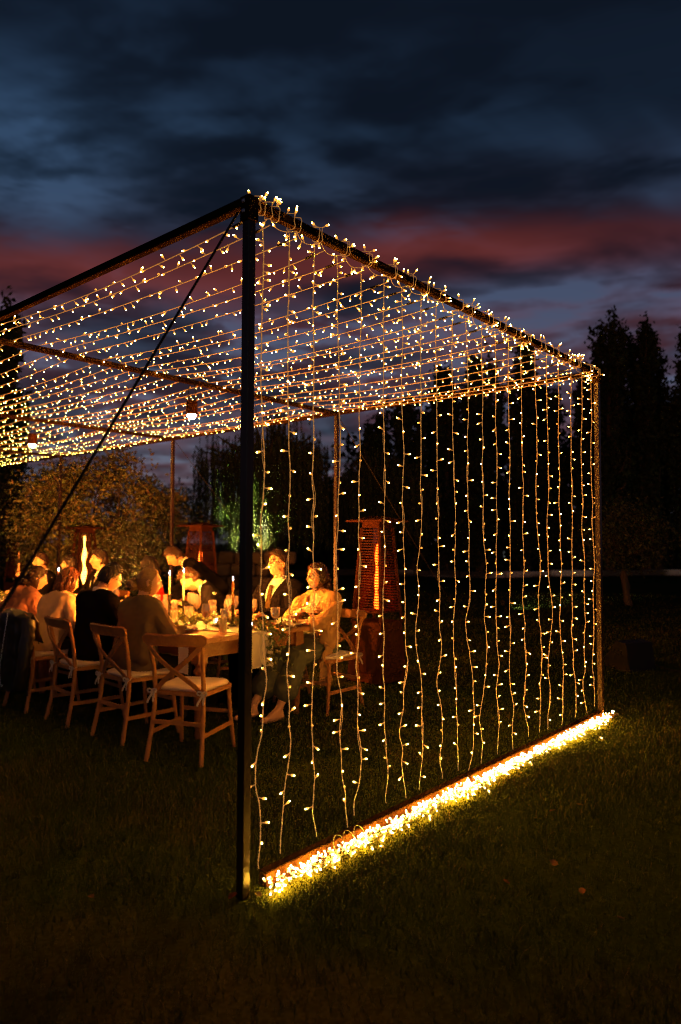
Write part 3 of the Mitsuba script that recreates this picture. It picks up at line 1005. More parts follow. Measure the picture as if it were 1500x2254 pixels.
def chair_meshes():
    D = {}
    wd = lambda v_f, sm=40: ply(v_f, 'm_chairwood', smooth=sm)
    poly = seat_outline(.2, .225, .195, -.205, .215, .06)
    m = trimesh.creation.extrude_polygon(poly, .026); m.apply_translation([0, 0, .442])
    D['seat'] = [wd((np.array(m.vertices), np.array(m.faces)), 30)]
    D['leg'] = []
    for s in (-1, 1):
        D['leg'].append(wd(tube(bez([[s * .19, .185, .443], [s * .198, .20, .25], [s * .215, .235, 0]], 9), np.linspace(.0165, .014, 9), 10)))
    for s in (-1, 1):
        D['leg'].append(wd(tube(bez([[s * .208, -.262, 0], [s * .192, -.215, .24], [s * .185, -.196, .45], [s * .189, -.214, .64], [s * .200, -.252, .815]], 17), np.linspace(.0165, .015, 17), 10)))
    x = np.linspace(-.238, .238, 19)
    rail = np.stack([x, -.275 - .032 * (1 - (x / .238) ** 2) + .012, np.full(19, .828)], 1)
    hh = .082 * np.minimum(1, (1 - np.abs(x / .2385) ** 8) ** .5 + .42)
    D['top_rail'] = [wd(sweep_rect(rail, hh, .026, np.stack([x * .9, -np.ones(19), -.25 + 0 * x], 1)), 50)]
    D['cross_slat'] = []
    for s in (-1, 1):
        pth = bez([[s * .205, -.262 + .0, .80], [s * .06, -.275, .665 + .0], [s * -.08, -.240, .56], [s * -.178, -.205, .462]], 15)
        pth[:, 1] += s * .0075 + .002
        D['cross_slat'].append(wd(sweep_rect(pth, .034, .012, [0, -1, -.3]), 50))
    D['stretcher'] = [wd(beam((-.195, -.222, .262), (.195, -.222, .262), .017, .030)), wd(beam((-.2, .207, .262), (.2, .207, .262), .017, .028)),
                      wd(beam((-.2, -.228, .185), (-.205, .212, .185), .017, .030)), wd(beam((.2, -.228, .185), (.205, .212, .185), .017, .030))]
    pc = seat_outline(.2, .212, .185, -.19, .205, .07)
    v, f = pillow(pc, .468, .038)
    nz = meshkit.fbm(v * 14, 2, 5)
    v[:, 2] += (nz - .5) * .012 * (v[:, 2] > .48)
    cush = ply((v, f), 'm_cloth', smooth=True, color=vcol(v, (.66, .58, .44), .12, 90))
    ties = []
    for s in (-1, 1):
        mb = MB()
        q = np.array([s * .19, -.205, .472])
        th = np.linspace(0, 2 * np.pi, 12)
        mb.tube(q + np.stack([np.cos(th) * .021, np.sin(th) * .021, .006 * np.sin(th * 2)], 1), .004, 5)
        for a, l in ((-.5, .085), (.45, .075)):
            t = np.linspace(0, 1, 6)
            mb.add(*sweep_rect(q + np.stack([a * .05 * t + .008 * np.sin(t * 5), -.022 - .008 * t, -l * t ** 1.3], 1), .016, .003, [0, -1, 0]))
        for a in (-1, 1):
            th = np.linspace(0, 2 * np.pi, 9)
            mb.add(*sweep_rect(q + np.stack([a * (.018 + .018 * np.cos(th + np.pi)), -.024 + 0 * th, .012 * np.sin(th)], 1), .012, .003, [0, -1, .2]))
        vv, ff = mb.mesh()
        ties.append(ply((vv, ff), 'm_cloth', smooth=True, color=vcol(vv, (.62, .55, .42), .1)))
    return D, cush, ties


CH, CUSH, TIES = chair_meshes()


def chair(s, w, h, label, cushion=True):
    k = thing('crossback_chair', label, 'chair', 'wooden crossback chairs at the dinner table')
    M = FR(s, w, 0, h)
    for name in CH:
        for sh in CH[name]:
            put(k, name, sh, M)
    if cushion:
        c = put(k, 'cushion', CUSH, M)
        for t in TIES:
            put(c, 'tie', t, M)
    return k


chair(1.815, 1.135, 24, 'empty wooden crossback chair with a cream seat cushion, nearest to the camera')
chair(2.55, 1.17, 0, 'crossback chair of the woman with the bun, seen from behind')
chair(3.29, 1.17, -5, 'crossback chair of the young man in black, seen from behind')
chair(4.05, 1.17, 0, 'crossback chair with a black leather jacket hung over its back')
chair(4.86, 1.15, 3, 'crossback chair under the woman in the dusty pink wrap')
chair(5.66, 1.15, 0, 'crossback chair under the long-haired brunette at the left edge')
chair(2.02, 2.80, 180, 'crossback chair of the woman in the tan shawl, at the far table corner')
chair(2.74, 2.86, 180, 'crossback chair behind the man with glasses and tie')
chair(3.60, 3.02, 160, 'crossback chair of the bearded man bending over the table')
chair(4.72, 2.86, 180, 'crossback chair of the woman in red')
chair(5.95, 2.86, 180, 'crossback chair of the dark-haired man in front of the flaming heater')
chair(6.62, 2.86, 180, 'crossback chair of the man raising his face on the far side')


def leather_jacket():
    k = thing('leather_jacket', 'black leather jacket with a zip hung over a chair back at left', 'jacket')
    M = FR(4.05, 1.17, 0, 0)
    # a folded shell: down the rear of the back, over the rail
    nx, nz = 40, 60
    u, t = np.meshgrid(np.linspace(-1, 1, nx), np.linspace(0, 1, nz))
    prof_y = np.interp(t, [0, .06, .14, .22, 1], [-.16, -.235, -.285, -.335, -.295])
    prof_z = np.interp(t, [0, .06, .14, .22, 1], [.62, .83, .895, .85, .19])
    half = .24 + .035 * np.sin(t * 5) - .05 * (t < .22) * (1 - t / .22)
    x = u * half
    y = prof_y - .05 * np.sin(u * np.pi * 3.4 + t * 2) * t ** .8 * .55 - .04 * (1 - u ** 2) * t + .05 * np.abs(u) ** 3
    z = prof_z - .03 * np.abs(u) ** 2.5 - .02 * np.sin(u * 7) * (t > .9)
    P = np.stack([x, y, z], -1)
    P = P + (meshkit.fbm(P * 13, 3, 4)[..., None] - .5) * np.array([.01, .035, .01])
    v = P.reshape(-1, 3)
    i, j = np.meshgrid(np.arange(nz - 1), np.arange(nx - 1), indexing='ij')
    q = np.stack([i * nx + j, i * nx + j + 1, (i + 1) * nx + j + 1, (i + 1) * nx + j], -1).reshape(-1, 4)
    put(k, 'body', ply(thicken(v, q, .008), 'm_leather', smooth=60), M)
    for s in (-1, 1):
        pth = bez([[s * .235, -.27, .80], [s * .275, -.30, .60], [s * .265, -.33, .38], [s * .235, -.33, .22]], 20)
        vv, ff = tube(pth, np.linspace(.062, .045, 20), 12)
        vv = vv + (meshkit.fbm(vv * 20, 3, 5)[:, None] - .5) * .03
        put(k, 'sleeve', ply((vv, ff), 'm_leather', smooth=60), M)
    zp = bez([[.03, -.335, .86], [.04, -.372, .62], [.02, -.385, .40], [.03, -.375, .22]], 24)
    put(k, 'zip', ply(tube(zp + np.array([0, -.022, 0]), .0035, 6), 'm_metal', smooth=True), M)
    put(k, 'snap', ply(lathe([(0, 0), (.01, 0), (.008, .006), (0, .007)], 10), 'm_metal'), M @ TR(.06, -.40, .24) @ RX(90))


def thicken(v, q, th):
    v = np.asarray(v, float)
    f = np.vstack([q[:, [0, 1, 2]], q[:, [0, 2, 3]]])
    m = trimesh.Trimesh(v, f, process=False)
    n = np.array(m.vertex_normals)
    V = np.vstack([v + n * th / 2, v - n * th / 2])
    N = len(v)
    F = [f, f[:, ::-1] + N]
    e = np.sort(m.edges, axis=1); u, c = np.unique(e, axis=0, return_counts=True)
    bd = set(map(tuple, u[c == 1]))
    for a, b in m.edges:
        if (min(a, b), max(a, b)) in bd:
            F.append(np.array([[a, a + N, b + N], [a, b + N, b]])[:, ::-1] * 1)
    return V, np.vstack(F)


leather_jacket()

TZ, TW0, TW1 = .765, 1.30, 2.56


def table(s0, s1, label):
    k = thing('farm_table', label, 'table', 'long farm tables set end to end')
    n = 6
    for i in range(n):
        w = TW0 + (TW1 - TW0) * (i + .5) / n
        put(k, 'plank', ply(beam(W(s0, w, TZ - .019), W(s1, w, TZ - .019), (TW1 - TW0) / n - .003, .038, .003), 'm_tabletop_lit'))
    a, b, za = s0 + .11, s1 - .11, TZ - .038 - .062
    for w in (TW0 + .085, TW1 - .085):
        put(k, 'apron', ply(beam(W(a + .05, w, za), W(b - .05, w, za), .024, .122), 'm_tablewood'))
    for s in (a, b):
        put(k, 'apron', ply(beam(W(s, TW0 + .14, za), W(s, TW1 - .14, za), .024, .122), 'm_tablewood'))
    prof = [(0, 0), (.026, 0), (.032, .03), (.027, .06), (.033, .09), (.040, .30), (.043, .40), (.036, .455), (.028, .475), (.044, .492), (.046, .51), (.034, .525), (.03, .54), (.043, .553), (.045, .56)]
    for s in (a, b):
        for w in (TW0 + .10, TW1 - .10):
            v, f = lathe(prof, 18)
            v2, f2 = boxv((.092, .092, TZ - .038 - .565), .004)
            mb = MB().add(v, f).add(v2 + np.array([0, 0, .565 + (TZ - .038 - .565) / 2 - .003]), f2)
            put(k, 'leg', ply(mb.mesh(), 'm_tablewood', smooth=35), FR(s, w, 0))


table(1.97, 4.42, 'wooden farm table with turned legs nearest to the light curtain')
table(4.425, 6.88, 'middle wooden farm table of the long row')
table(6.885, 9.34, 'third wooden farm table at the far left of the row')


# ---------------------------------------------------------------- cloth runner and greenery
def cloth_grid(fn, nu, nv, th, col, name_key, part=None, seed=1, amp=.1):
    u, t = np.meshgrid(np.linspace(0, 1, nu), np.linspace(0, 1, nv))
    P = fn(u, t)
    v = P.reshape(-1, 3)
    i, j = np.meshgrid(np.arange(nv - 1), np.arange(nu - 1), indexing='ij')
    q = np.stack([i * nu + j, i * nu + j + 1, (i + 1) * nu + j + 1, (i + 1) * nu + j], -1).reshape(-1, 4)
    V, F = thicken(v, q, th)
    return ply((V, F), 'm_cloth', smooth=True, color=vcol(V, col, amp, 60, seed))


def runner_fn(u, t):
    # t: 0 hanging hem below the table end .. 1 far along the table
    L = .29
    d = t * (L + 6.9)
    hang = np.clip(L - d, 0, None)
    s = np.where(d < L, 1.955 - .012 * np.sin(u * 19) * (hang / L), 1.955 + (d - L))
    z = TZ + .004 - hang + np.where(d < L, -.02 * np.sin(u * 6.5 + 1), .003 * np.sin(s * 9 + u * 5))
    w = 1.93 + (u - .5) * np.where(hang > 0, .30, .30 + .26 * np.clip((s - 2.0) / .5, 0, 1)) + .02 * np.sin(s * 2.3) + .012 * np.sin(u * 22) * (hang / L)
    s = s - .03 * (hang > 0) * np.sin(u * 15 + 1) * (hang / L)
    return np.stack([C0[0] + DL[0] * s + DF[0] * w, C0[1] + DL[1] * s + DF[1] * w, z], -1)


k = thing('table_runner', 'cream gauze runner along the tables hanging over the near end', 'table runner')
solo(k, cloth_grid(runner_fn, 40, 240, .003, (.66, .60, .48), k))


def garland():
    g = np.random.default_rng(15)
    k = thing('greenery_garland', 'leafy green garland along the tables, trailing over the near end', 'garland')
    stem, P, dirs = MB(), [], []
    for i in range(46):
        s0 = 2.0 + i * .14 + g.uniform(-.05, .05)
        w0 = 1.94 + g.normal(0, .07)
        t = np.linspace(0, 1, 7)
        q = np.array([W(s0 + .30 * a, w0 + .09 * math.sin(3 * a + i) * g.uniform(-1, 1), TZ + .02 + .05 * math.sin(np.pi * a)) for a in t])
        stem.tube(q, .003, 4)
        P.append(q)
    for i in range(7):           # tail over the end
        t = np.linspace(0, 1, 9)
        w0, L = 1.98 + g.normal(0, .10), g.uniform(.14, .40)
        q = np.array([W(2.02 - .11 * min(1, a * 2.4) - .02 * a, w0 + .05 * a * g.normal(), TZ + .03 + .03 * math.sin(a * 4) - L * max(0, a - .22) / .78) for a in t])
        stem.tube(q, .0028, 4)
        P.append(q)
    L, C = [], []
    for q in P:
        seg = len(q) - 1
        m = 44 if q[0][2] < TZ + .025 else 20
        tt = g.uniform(0, seg, m)
        c = np.stack([np.interp(tt, np.arange(seg + 1), q[:, j]) for j in range(3)], 1)
        L.append(c + g.normal(0, .028, (m, 3)) * np.array([1, 1, .7]) + np.array([0, 0, .008]))
    L = np.vstack(L)
    L[:, 2] = np.where((((L[:, :2] - C0) @ DL) > 1.98), np.maximum(L[:, 2], TZ + .012), L[:, 2])
    v, f = leaf_quads(L, g.uniform(.035, .075, len(L)), g)
    put(k, 'stem', ply(stem.mesh(), 'm_leaf', smooth=True, color=np.tile([.10, .085, .035], (len(stem.mesh()[0]), 1))))
    put(k, 'leaves', ply((v, f), 'm_leaf', color=crown_colors(len(L), (.17, .185, .08), g)), kind='stuff')


garland()


# ---------------------------------------------------------------- candles
def taper(s, w, hold, L, col, label, hlabel, bright=1.0):
    b = TZ + .006
    k = thing('candle_holder', hlabel, 'candle holder')
    M = FR(s, w, b)
    solo(k, ply(lathe([(0, 0), (.036, 0), (.038, .006), (.016, .016), (.011, .03), (.013, hold * .4), (.010, hold * .6), (.015, hold - .03), (.017, hold), (.0125, hold), (.0125, hold - .02), (0, hold - .02)], 18), 'm_black', smooth=40), M)
    k = thing('taper_candle', label, 'candle')
    g = np.random.default_rng(int(s * 100))
    z = np.linspace(hold - .018, hold + L, 12)
    r = np.concatenate([np.linspace(.0122, .0108, 11), [.0085]])
    v, f = lathe([(0, z[0])] + list(zip(r, z)) + [(.004, z[-1] - .004), (0, z[-1] - .005)], 14)
    mb = MB().add(v, f)
    for i in range(9):
        a, z1 = g.uniform(0, 6.28), hold + L - g.uniform(0, .02)
        l = g.uniform(.02, .11)
        t = np.linspace(0, 1, 6)
        mb.tube(np.stack([np.cos(a + .15 * t) * .0118, np.sin(a + .15 * t) * .0118, z1 - l * t], 1), np.array([.0015, .0022, .0024, .0026, .0034, .002]), 6)
    vv, ff = mb.mesh()
    put(k, 'wax', ply((vv, ff), 'm_cloth', smooth=True, color=np.tile(col, (len(vv), 1))), M)
    put(k, 'wick', ply(tube([[0, 0, hold + L - .006], [.001, 0, hold + L + .008]], .0009, 5), 'm_black'), M)
    v, f = lathe([(0, 0), (.0040, .002), (.0066, .010), (.0062, .018), (.0034, .031), (0, .043)], 10)
    put(k, 'flame', ply((v + np.array([0, 0, hold + L + .004]), f), 'm_bulb', smooth=True, emitter=area(FLAME * bright, 620.0)), M)


ORANGE, WHITE, PEACH = (.60, .27, .11), (.78, .72, .60), (.72, .42, .22)
taper(3.55, 2.18, .205, .195, PEACH, 'orange taper candle left of the white one', 'dark candle holder under the orange candle left of the white one')
taper(3.30, 2.16, .165, .265, WHITE, 'tall white taper candle in front of the bearded man', 'candle holder under the tall white candle')
taper(2.42, 2.02, .180, .205, ORANGE, 'orange taper candle just left of the near corner post', 'dark candle holder under the candle beside the near corner post')
taper(5.36, 1.98, .19, .20, ORANGE, 'left of the two candles by the red-haired woman', 'dark candle holder under the left of the two far candles')
taper(5.16, 1.96, .16, .21, (.62, .22, .09), 'orange-red candle beside the red-haired woman', 'dark candle holder under the orange-red candle', .8)
taper(7.1, 2.0, .18, .20, WHITE, 'candle on the third table at far left', 'candle holder on the third table')


# ---------------------------------------------------------------- tableware
def glassware(kind, s, w, label, fill=None, rot=0):
    M = FR(s, w, TZ + .004)
    if kind == 'wine':
        o = [(0, 0), (.034, .001), (.035, .003), (.010, .008), (.0042, .02), (.0042, .085), (.012, .098), (.031, .118), (.040, .145), (.0405, .165), (.036, .195), (.032, .215)]
        i = [(.0308, .215), (.0348, .195), (.0393, .165), (.0388, .146), (.03, .121), (.012, .102), (0, .1)]
        fl = [(0, .1025), (.0118, .1035), (.029, .1215), (.0378, .1465), (.0382, .152), (0, .152)]
        name, cat = 'wine_glass', 'glass'
    elif kind == 'goblet':
        o = [(0, 0), (.033, .001), (.034, .004), (.012, .012), (.007, .03), (.009, .055), (.007, .065), (.022, .078), (.036, .10), (.0395, .135), (.041, .168)]
        i = [(.0388, .168), (.037, .135), (.0335, .103), (.02, .083), (0, .079)]
        fl = None
        name, cat = 'goblet', 'glass'
    else:
        o = [(0, 0), (.028, 0), (.030, .004), (.032, .06), (.034, .125)]
        i = [(.0322, .125), (.0303, .06), (.028, .010), (0, .009)]
        fl = [(0, .0105), (.0272, .0115), (.029, .055), (0, .055)]
        name, cat = 'tumbler', 'glass'
    k = thing(name, label, cat)
    v, f = lathe(o + i, 28)
    if kind == 'goblet':       # pressed diamond pattern
        an = np.arctan2(v[:, 1], v[:, 0])
        rr = np.hypot(v[:, 0], v[:, 1])
        v, f = lathe(list(zip(np.interp(np.linspace(0, 1, 40), np.linspace(0, 1, len(o)), [a for a, b in o]), np.interp(np.linspace(0, 1, 40), np.linspace(0, 1, len(o)), [b for a, b in o]))) + i, 32)
        an, rr = np.arctan2(v[:, 1], v[:, 0]), np.hypot(v[:, 0], v[:, 1])
        kk = (v[:, 2] > .085) & (v[:, 2] < .155) & (np.arange(len(v)) < 40 * 32)
        bump = .0016 * np.sin(an * 8 + v[:, 2] * 170) * np.sin(an * 8 - v[:, 2] * 170) * kk
        v[:, :2] *= (1 + bump / np.maximum(rr, 1e-4))[:, None]
    put(k, 'vessel', ply((v, f), 'm_glass', smooth=40), M)
    if fill and fl:
        put(k, 'drink', ply(lathe(fl, 20), fill, smooth=40), M)


scene['m_redwine'] = {'type': 'principled', 'base_color': rgb(.09, .008, .006), 'roughness': 0.08, 'specular': .5}
scene['m_whitewine'] = {'type': 'principled', 'base_color': rgb(.72, .52, .22), 'roughness': 0.1, 'specular': .5, 'spec_trans': .6}
for a in [('wine', 3.56, 2.45, 'empty wine glass in front of the bearded man', None), ('wine', 3.13, 2.19, 'glass with a little red wine in front of the bearded man', 'm_redwine'),
          ('goblet', 3.11, 2.36, 'patterned goblet between the red wine glass and the tall wine glass', None), ('wine', 3.02, 2.50, 'tall wine glass left of the dark corner post', 'm_whitewine'),
          ('wine', 2.86, 2.42, 'wine glass half hidden behind the near corner post', None), ('tumbler', 2.12, 1.66, 'clear tumbler at the near table edge', 'm_whitewine'),
          ('goblet', 2.33, 1.86, 'patterned goblet behind the clear tumbler', None), ('wine', 3.84, 2.18, 'red wine glass right of the woman with the bun', 'm_redwine'),
          ('tumbler', 3.79, 2.42, 'small tumbler near the bearded man', None), ('goblet', 2.10, 2.22, 'cut-glass goblet in front of the woman in the shawl', None),
          ('wine', 2.46, 2.29, 'white wine glass right behind the near corner post', 'm_whitewine'), ('wine', 4.35, 1.75, 'wine glass left of the woman with the bun', 'm_whitewine'),
          ('goblet', 4.75, 1.80, 'goblet between the young man and the woman with the bun', None), ('wine', 4.62, 2.25, 'wine glass in front of the woman in red', None),
          ('wine', 5.75, 2.3, 'wine glass by the far dark-haired man', None), ('tumbler', 5.5, 1.72, 'tumbler in front of the red-haired woman', 'm_whitewine'),
          ('goblet', 4.1, 2.42, 'goblet beside the bottle vase', None), ('wine', 3.42, 1.72, 'wine glass just right of the woman with the bun', 'm_whitewine'),
          ('wine', 2.62, 2.14, 'wine glass beside the candle left of the near corner post', None), ('tumbler', 2.68, 2.38, 'tumbler in front of the man with glasses and tie', None),
          ('wine', 3.36, 2.34, 'wine glass right of the white candle', None), ('goblet', 3.72, 1.78, 'goblet in front of the young man', None), ('tumbler', 3.22, 1.86, 'tumbler among the greenery right of the woman with the bun', 'm_whitewine'),
          ('wine', 2.38, 1.70, 'wine glass behind the near charger plate', 'm_redwine'), ('tumbler', 3.0, 2.28, 'tumbler between the two wine glasses of the bearded man', None), ('wine', 4.05, 1.80, 'wine glass in front of the young man in black', 'm_whitewine'),
          ('tumbler', 2.95, 1.80, 'tumbler on the table beside the white plate', None), ('goblet', 2.72, 1.78, 'goblet in the middle of the near table', None)]:
    glassware(*a)
k = thing('bottle_vase', 'small clear glass bottle beside the orange candle', 'bottle')
solo(k, ply(lathe([(0, 0), (.038, 0), (.042, .01), (.044, .06), (.034, .10), (.020, .13), (.018, .165), (.022, .175), (.019, .175), (.015, .16), (.016, .13), (.031, .098), (.040, .06), (.038, .012), (0, .010)], 24), 'm_glass', smooth=40), FR(3.93, 2.40, TZ + .004))


def votive(s, w, label):
    k = thing('votive_candle', label, 'candle')
    M = FR(s, w, TZ + .005)
    put(k, 'cup', ply(lathe([(0, 0), (.026, 0), (.031, .06), (.0295, .06), (.025, .006), (0, .006)], 18), 'm_glass', smooth=40), M)
    v, f = lathe([(0, .007), (.0245, .007), (.0255, .026), (0, .027)], 16)
    put(k, 'wax', ply((v, f), 'm_cloth', smooth=40, color=np.tile([.75, .66, .48], (len(v), 1))), M)
    v, f = lathe([(0, .029), (.004, .034), (.0042, .041), (0, .056)], 8)
    put(k, 'flame', ply((v, f), 'm_bulb', smooth=True, emitter=area(FLAME * 1.1, 450.0)), M)


for a in [(2.98, 2.02, 'votive candle among the greenery in the middle of the near table'), (2.55, 1.95, 'votive candle near the table end in the greenery'), (3.75, 2.02, 'votive candle behind the woman with the bun'),
          (4.7, 2.0, 'votive candle on the middle table'), (2.18, 2.02, 'votive candle at the end of the near table'), (5.8, 2.02, 'votive candle by the far candles')]:
    votive(*a)


def setting(s, w, label, charger='m_plum', food=True, seed=0):
    k = thing('place_setting', label, 'plate')
    M = FR(s, w, TZ + .004)
    put(k, 'charger', ply(lathe([(0, 0), (.11, 0), (.165, .014), (.168, .018), (.163, .019), (.11, .006), (0, .006)], 40), charger, smooth=40), M)
    put(k, 'plate', ply(lathe([(0, .007), (.075, .007), (.125, .020), (.133, .026), (.131, .028), (.08, .014), (0, .013)], 40), 'm_china', smooth=40), M)
    if food:
        g = np.random.default_rng(70 + seed)
        P = np.column_stack([g.normal(0, .035, 60), g.normal(0, .035, 60), .022 + g.uniform(0, .022, 60)])
        v, f = leaf_quads(P, g.uniform(.02, .045, 60), g)
        put(k, 'food', ply((v, f), 'm_leaf', color=crown_colors(60, (.30, .22, .08), g)), M, kind='stuff')


for i, a in enumerate([(2.50, 1.50, 'dark charger and white plate at the near table edge beside the empty chair'), (2.98, 1.55, 'white plate in front of the woman with the bun'), (3.4, 1.54, 'white plate in front of the young man'),
                       (2.08, 2.38, 'white plate in front of the woman in the shawl'), (2.75, 2.36, 'white plate in front of the man with glasses and tie'), (4.1, 1.52, 'white plate in front of the red-haired woman'),
                       (3.62, 2.36, 'white plate under the bearded man'), (4.75, 2.36, 'white plate in front of the woman in red'), (4.9, 1.52, 'white plate in front of the woman in pink')]):
    setting(*a, seed=i)


def napkins():
    def hang(u, t):
        d = t * .40
        over = np.clip(d - .13, 0, None)
        w = np.where(d < .13, 1.42 - d, 1.288 - .006 * np.sin(u * 8))
        s = 2.13 + (u - .5) * .11
        z = np.where(d < .13, TZ + .008, TZ + .004 - over)
        return np.stack([C0[0] + DL[0] * s + DF[0] * w, C0[1] + DL[1] * s + DF[1] * w, z], -1)
    k = thing('napkin', 'cream napkin hanging over the near table edge at the empty place', 'napkin')
    solo(k, cloth_grid(hang, 8, 40, .004, (.62, .55, .42), k))
    for i, (s, w, a, l) in enumerate([(2.02, 2.30, 20, 'folded cream napkin by the table corner near the woman in the shawl'), (2.2, 2.46, -30, 'crumpled white napkin beside her plate')]):
        def fold(u, t, s=s, w=w, a=a, i=i):
            x, y = (u - .5) * .17, (t - .5) * .11
            z = TZ + .030 + .018 * np.sin(u * 5 + i) * np.cos(t * 4) + .014 * np.sin(t * 9 + u * 7)
            c, n = math.cos(math.radians(a)), math.sin(math.radians(a))
            ss, ww = s + x * c - y * n, w + x * n + y * c
            return np.stack([C0[0] + DL[0] * ss + DF[0] * ww, C0[1] + DL[1] * ss + DF[1] * ww, z], -1)
        k = thing('napkin', l, 'napkin')
        solo(k, cloth_grid(fold, 22, 16, .005, (.70, .62, .48), k))


napkins()


# ---------------------------------------------------------------- patio heaters
LOUV = ply(boxv((1, .013, .011), 0), 'm_rust')


def heater(s, w, h, flame, label, seed, height=1.76, power=60):
    k = thing('patio_heater', label, 'heater', 'pyramid patio heaters around the canopy')
    M = FR(s, w, 0, h)
    hb, ht, z0, z1 = .235, .12, .76, height - .10
    half = lambda z: hb + (ht - hb) * (z / z1)
    # base box with recessed door
    def frust(za, zb, grow=0.0):
        a, b = half(za) + grow, half(zb) + grow
        v = np.array([[x * q, y * q, z] for q, z in ((a, za), (b, zb)) for x, y in ((-1, -1), (1, -1), (1, 1), (-1, 1))])
        hl = trimesh.convex.convex_hull(v)
        return np.array(hl.vertices), np.array(hl.faces)
    st = lambda vf: ply(vf, 'm_rust')
    put(k, 'base', st(frust(.02, z0 - .11)), M)
    put(k, 'shelf', st(frust(z0 - .012, z0 + .010, .004)), M)
    v, f = lathe([(0, 0), (.02, 0), (.024, .02), (0, .02)], 10)
    for x in (-1, 1):
        for y in (-1, 1):
            put(k, 'foot', ply((v, f), 'm_black'), M @ TR(x * .22, y * .22, 0))
            a, b = half(z0 - .13), half(z1)
            vf = beam((x * a, y * a, z0 - .13), (x * b, y * b, z1), .028, .028, .003)
            put(k, 'corner_post', st(vf), M)
    nl = 30
    for i in range(nl):
        z = z0 + .03 + (z1 - z0 - .06) * i / (nl - 1)
        q = half(z)
        for fc in range(4):
            put(k, 'louver', LOUV, M @ RZ(90 * fc) @ TR(0, -q, z) @ np.diag([2 * q - .03, 1, 1, 1]))
    # door on two sides of the base
    for fc in (0, 1, 2, 3):
        q = half(.33)
        v, f = boxv((.36, .012, .46), .004)
        put(k, 'door', st((v, f)), M @ RZ(90 * fc) @ TR(0, -q - .003, .34) @ RX(-4.1))
    hat = np.array([[x * .245, y * .245, z1 + .06] for x in (-1, 1) for y in (-1, 1)] + [[x * .245, y * .245, z1 + .078] for x in (-1, 1) for y in (-1, 1)] + [[x * .05, y * .05, z1 + .125] for x in (-1, 1) for y in (-1, 1)])
    hl = trimesh.convex.convex_hull(hat)
    put(k, 'reflector', st((np.array(hl.vertices), np.array(hl.faces))), M)
    put(k, 'cap', st(frust(z1 - .005, z1 + .064)), M)
    put(k, 'tube', ply(lathe([(.045, z0 + .011), (.045, z1 - .006)], 20), 'm_pane', smooth=True), M)
    g = np.random.default_rng(seed)
    zz = np.linspace(z0 + .012, z0 + .012 + (z1 - z0) * (.93 if power > 100 else .8), 40)
    t = np.linspace(0, 1, 40)
    r = (.042 if power > 100 else .034) * (1 - t) ** .35 * (.35 + .75 * np.abs(np.sin(t * 8 + seed)) ** 1.5) + .0015
    r[-1] = 0; r[0] = .006
    v, f = lathe([(0, zz[0])] + list(zip(r, zz)), 12)
    v[:, 0] += (.014 if power > 100 else .006) * np.sin(v[:, 2] * 17 + seed); v[:, 1] += .006 * np.sin(v[:, 2] * 23 + seed)
    put(k, 'flame', ply((v, f), 'm_bulb', smooth=True, emitter=area(flame, power)), M)


scene['m_pane'] = {'type': 'thindielectric', 'int_ior': 1.5}
heater(2.45, 4.10, 0, (6.5, .26, .012), 'tall rusty pyramid heater with glowing louvers seen through the curtain', 1)
heater(5.95, 4.45, 8, (6.0, .5, .03), 'pyramid heater with a wide flat top behind the leaning man', 2)
heater(8.9, 4.3, -10, (13.0, 3.4, .36), 'pyramid heater with tall bright flames behind the left diners', 3, power=110)
heater(12.6, 4.9, 5, (1.6, .25, .02), 'pyramid heater cut by the left edge of the photo', 4)


# ---------------------------------------------------------------- stage monitor on the right lawn
def monitor():
    k = thing('stage_monitor', 'black wedge loudspeaker on the dark grass right of the curtain', 'speaker')
    M = TR(3.48, 8.55, 0) @ RZ(25) @ np.diag([.70, .85, .95, 1.0])
    prof = np.array([(-.22, 0), (.22, 0), (.24, .12), (.02, .36), (-.16, .34)])
    v = np.array([[x, y, z] for x in (-.30, .30) for y, z in prof])
    hl = trimesh.convex.convex_hull(v)
    put(k, 'cabinet', ply((np.array(hl.vertices), np.array(hl.faces)), 'm_black'), M)
    c = np.array([0, .135, .248])
    v, f = boxv((.54, .29, .012), .004)
    put(k, 'grille', ply((v, f), 'm_leather'), M @ TR(*c) @ RX(-47.5))
    for x in (-.304, .304):
        v, f = boxv((.012, .12, .05), .004)
        put(k, 'handle', ply((v, f), 'm_black'), M @ TR(x, -.02, .22))
    k = thing('cable', 'black cable lying on the grass beside the stage monitor', 'cable')
    p = bez([[3.75, 8.5, .06], [4.0, 8.3, .012], [4.35, 8.45, .012], [4.8, 8.2, .012], [5.5, 8.3, .012]], 40)
    solo(k, ply(tube(p, .008, 6), 'm_cord', smooth=True))


monitor()

# ================================================================ PEOPLE
MF = m3.Manifold


def sph(c, r, seg=16):
    return MF.sphere(float(r), seg).translate([float(x) for x in c])


def hull(*cr):
    return MF.batch_hull([sph(c, r) for c, r in cr])


def union(ms):
    return MF.batch_boolean(list(ms), m3.OpType.Add)


def to_tm(m):
    q = m.to_mesh()
    return trimesh.Trimesh(np.array(q.vert_properties[:, :3], float), np.array(q.tri_verts), process=True)


def from_vf(v, f):
    return MF(m3.Mesh(np.asarray(v, np.float32), np.asarray(f, np.uint32)))


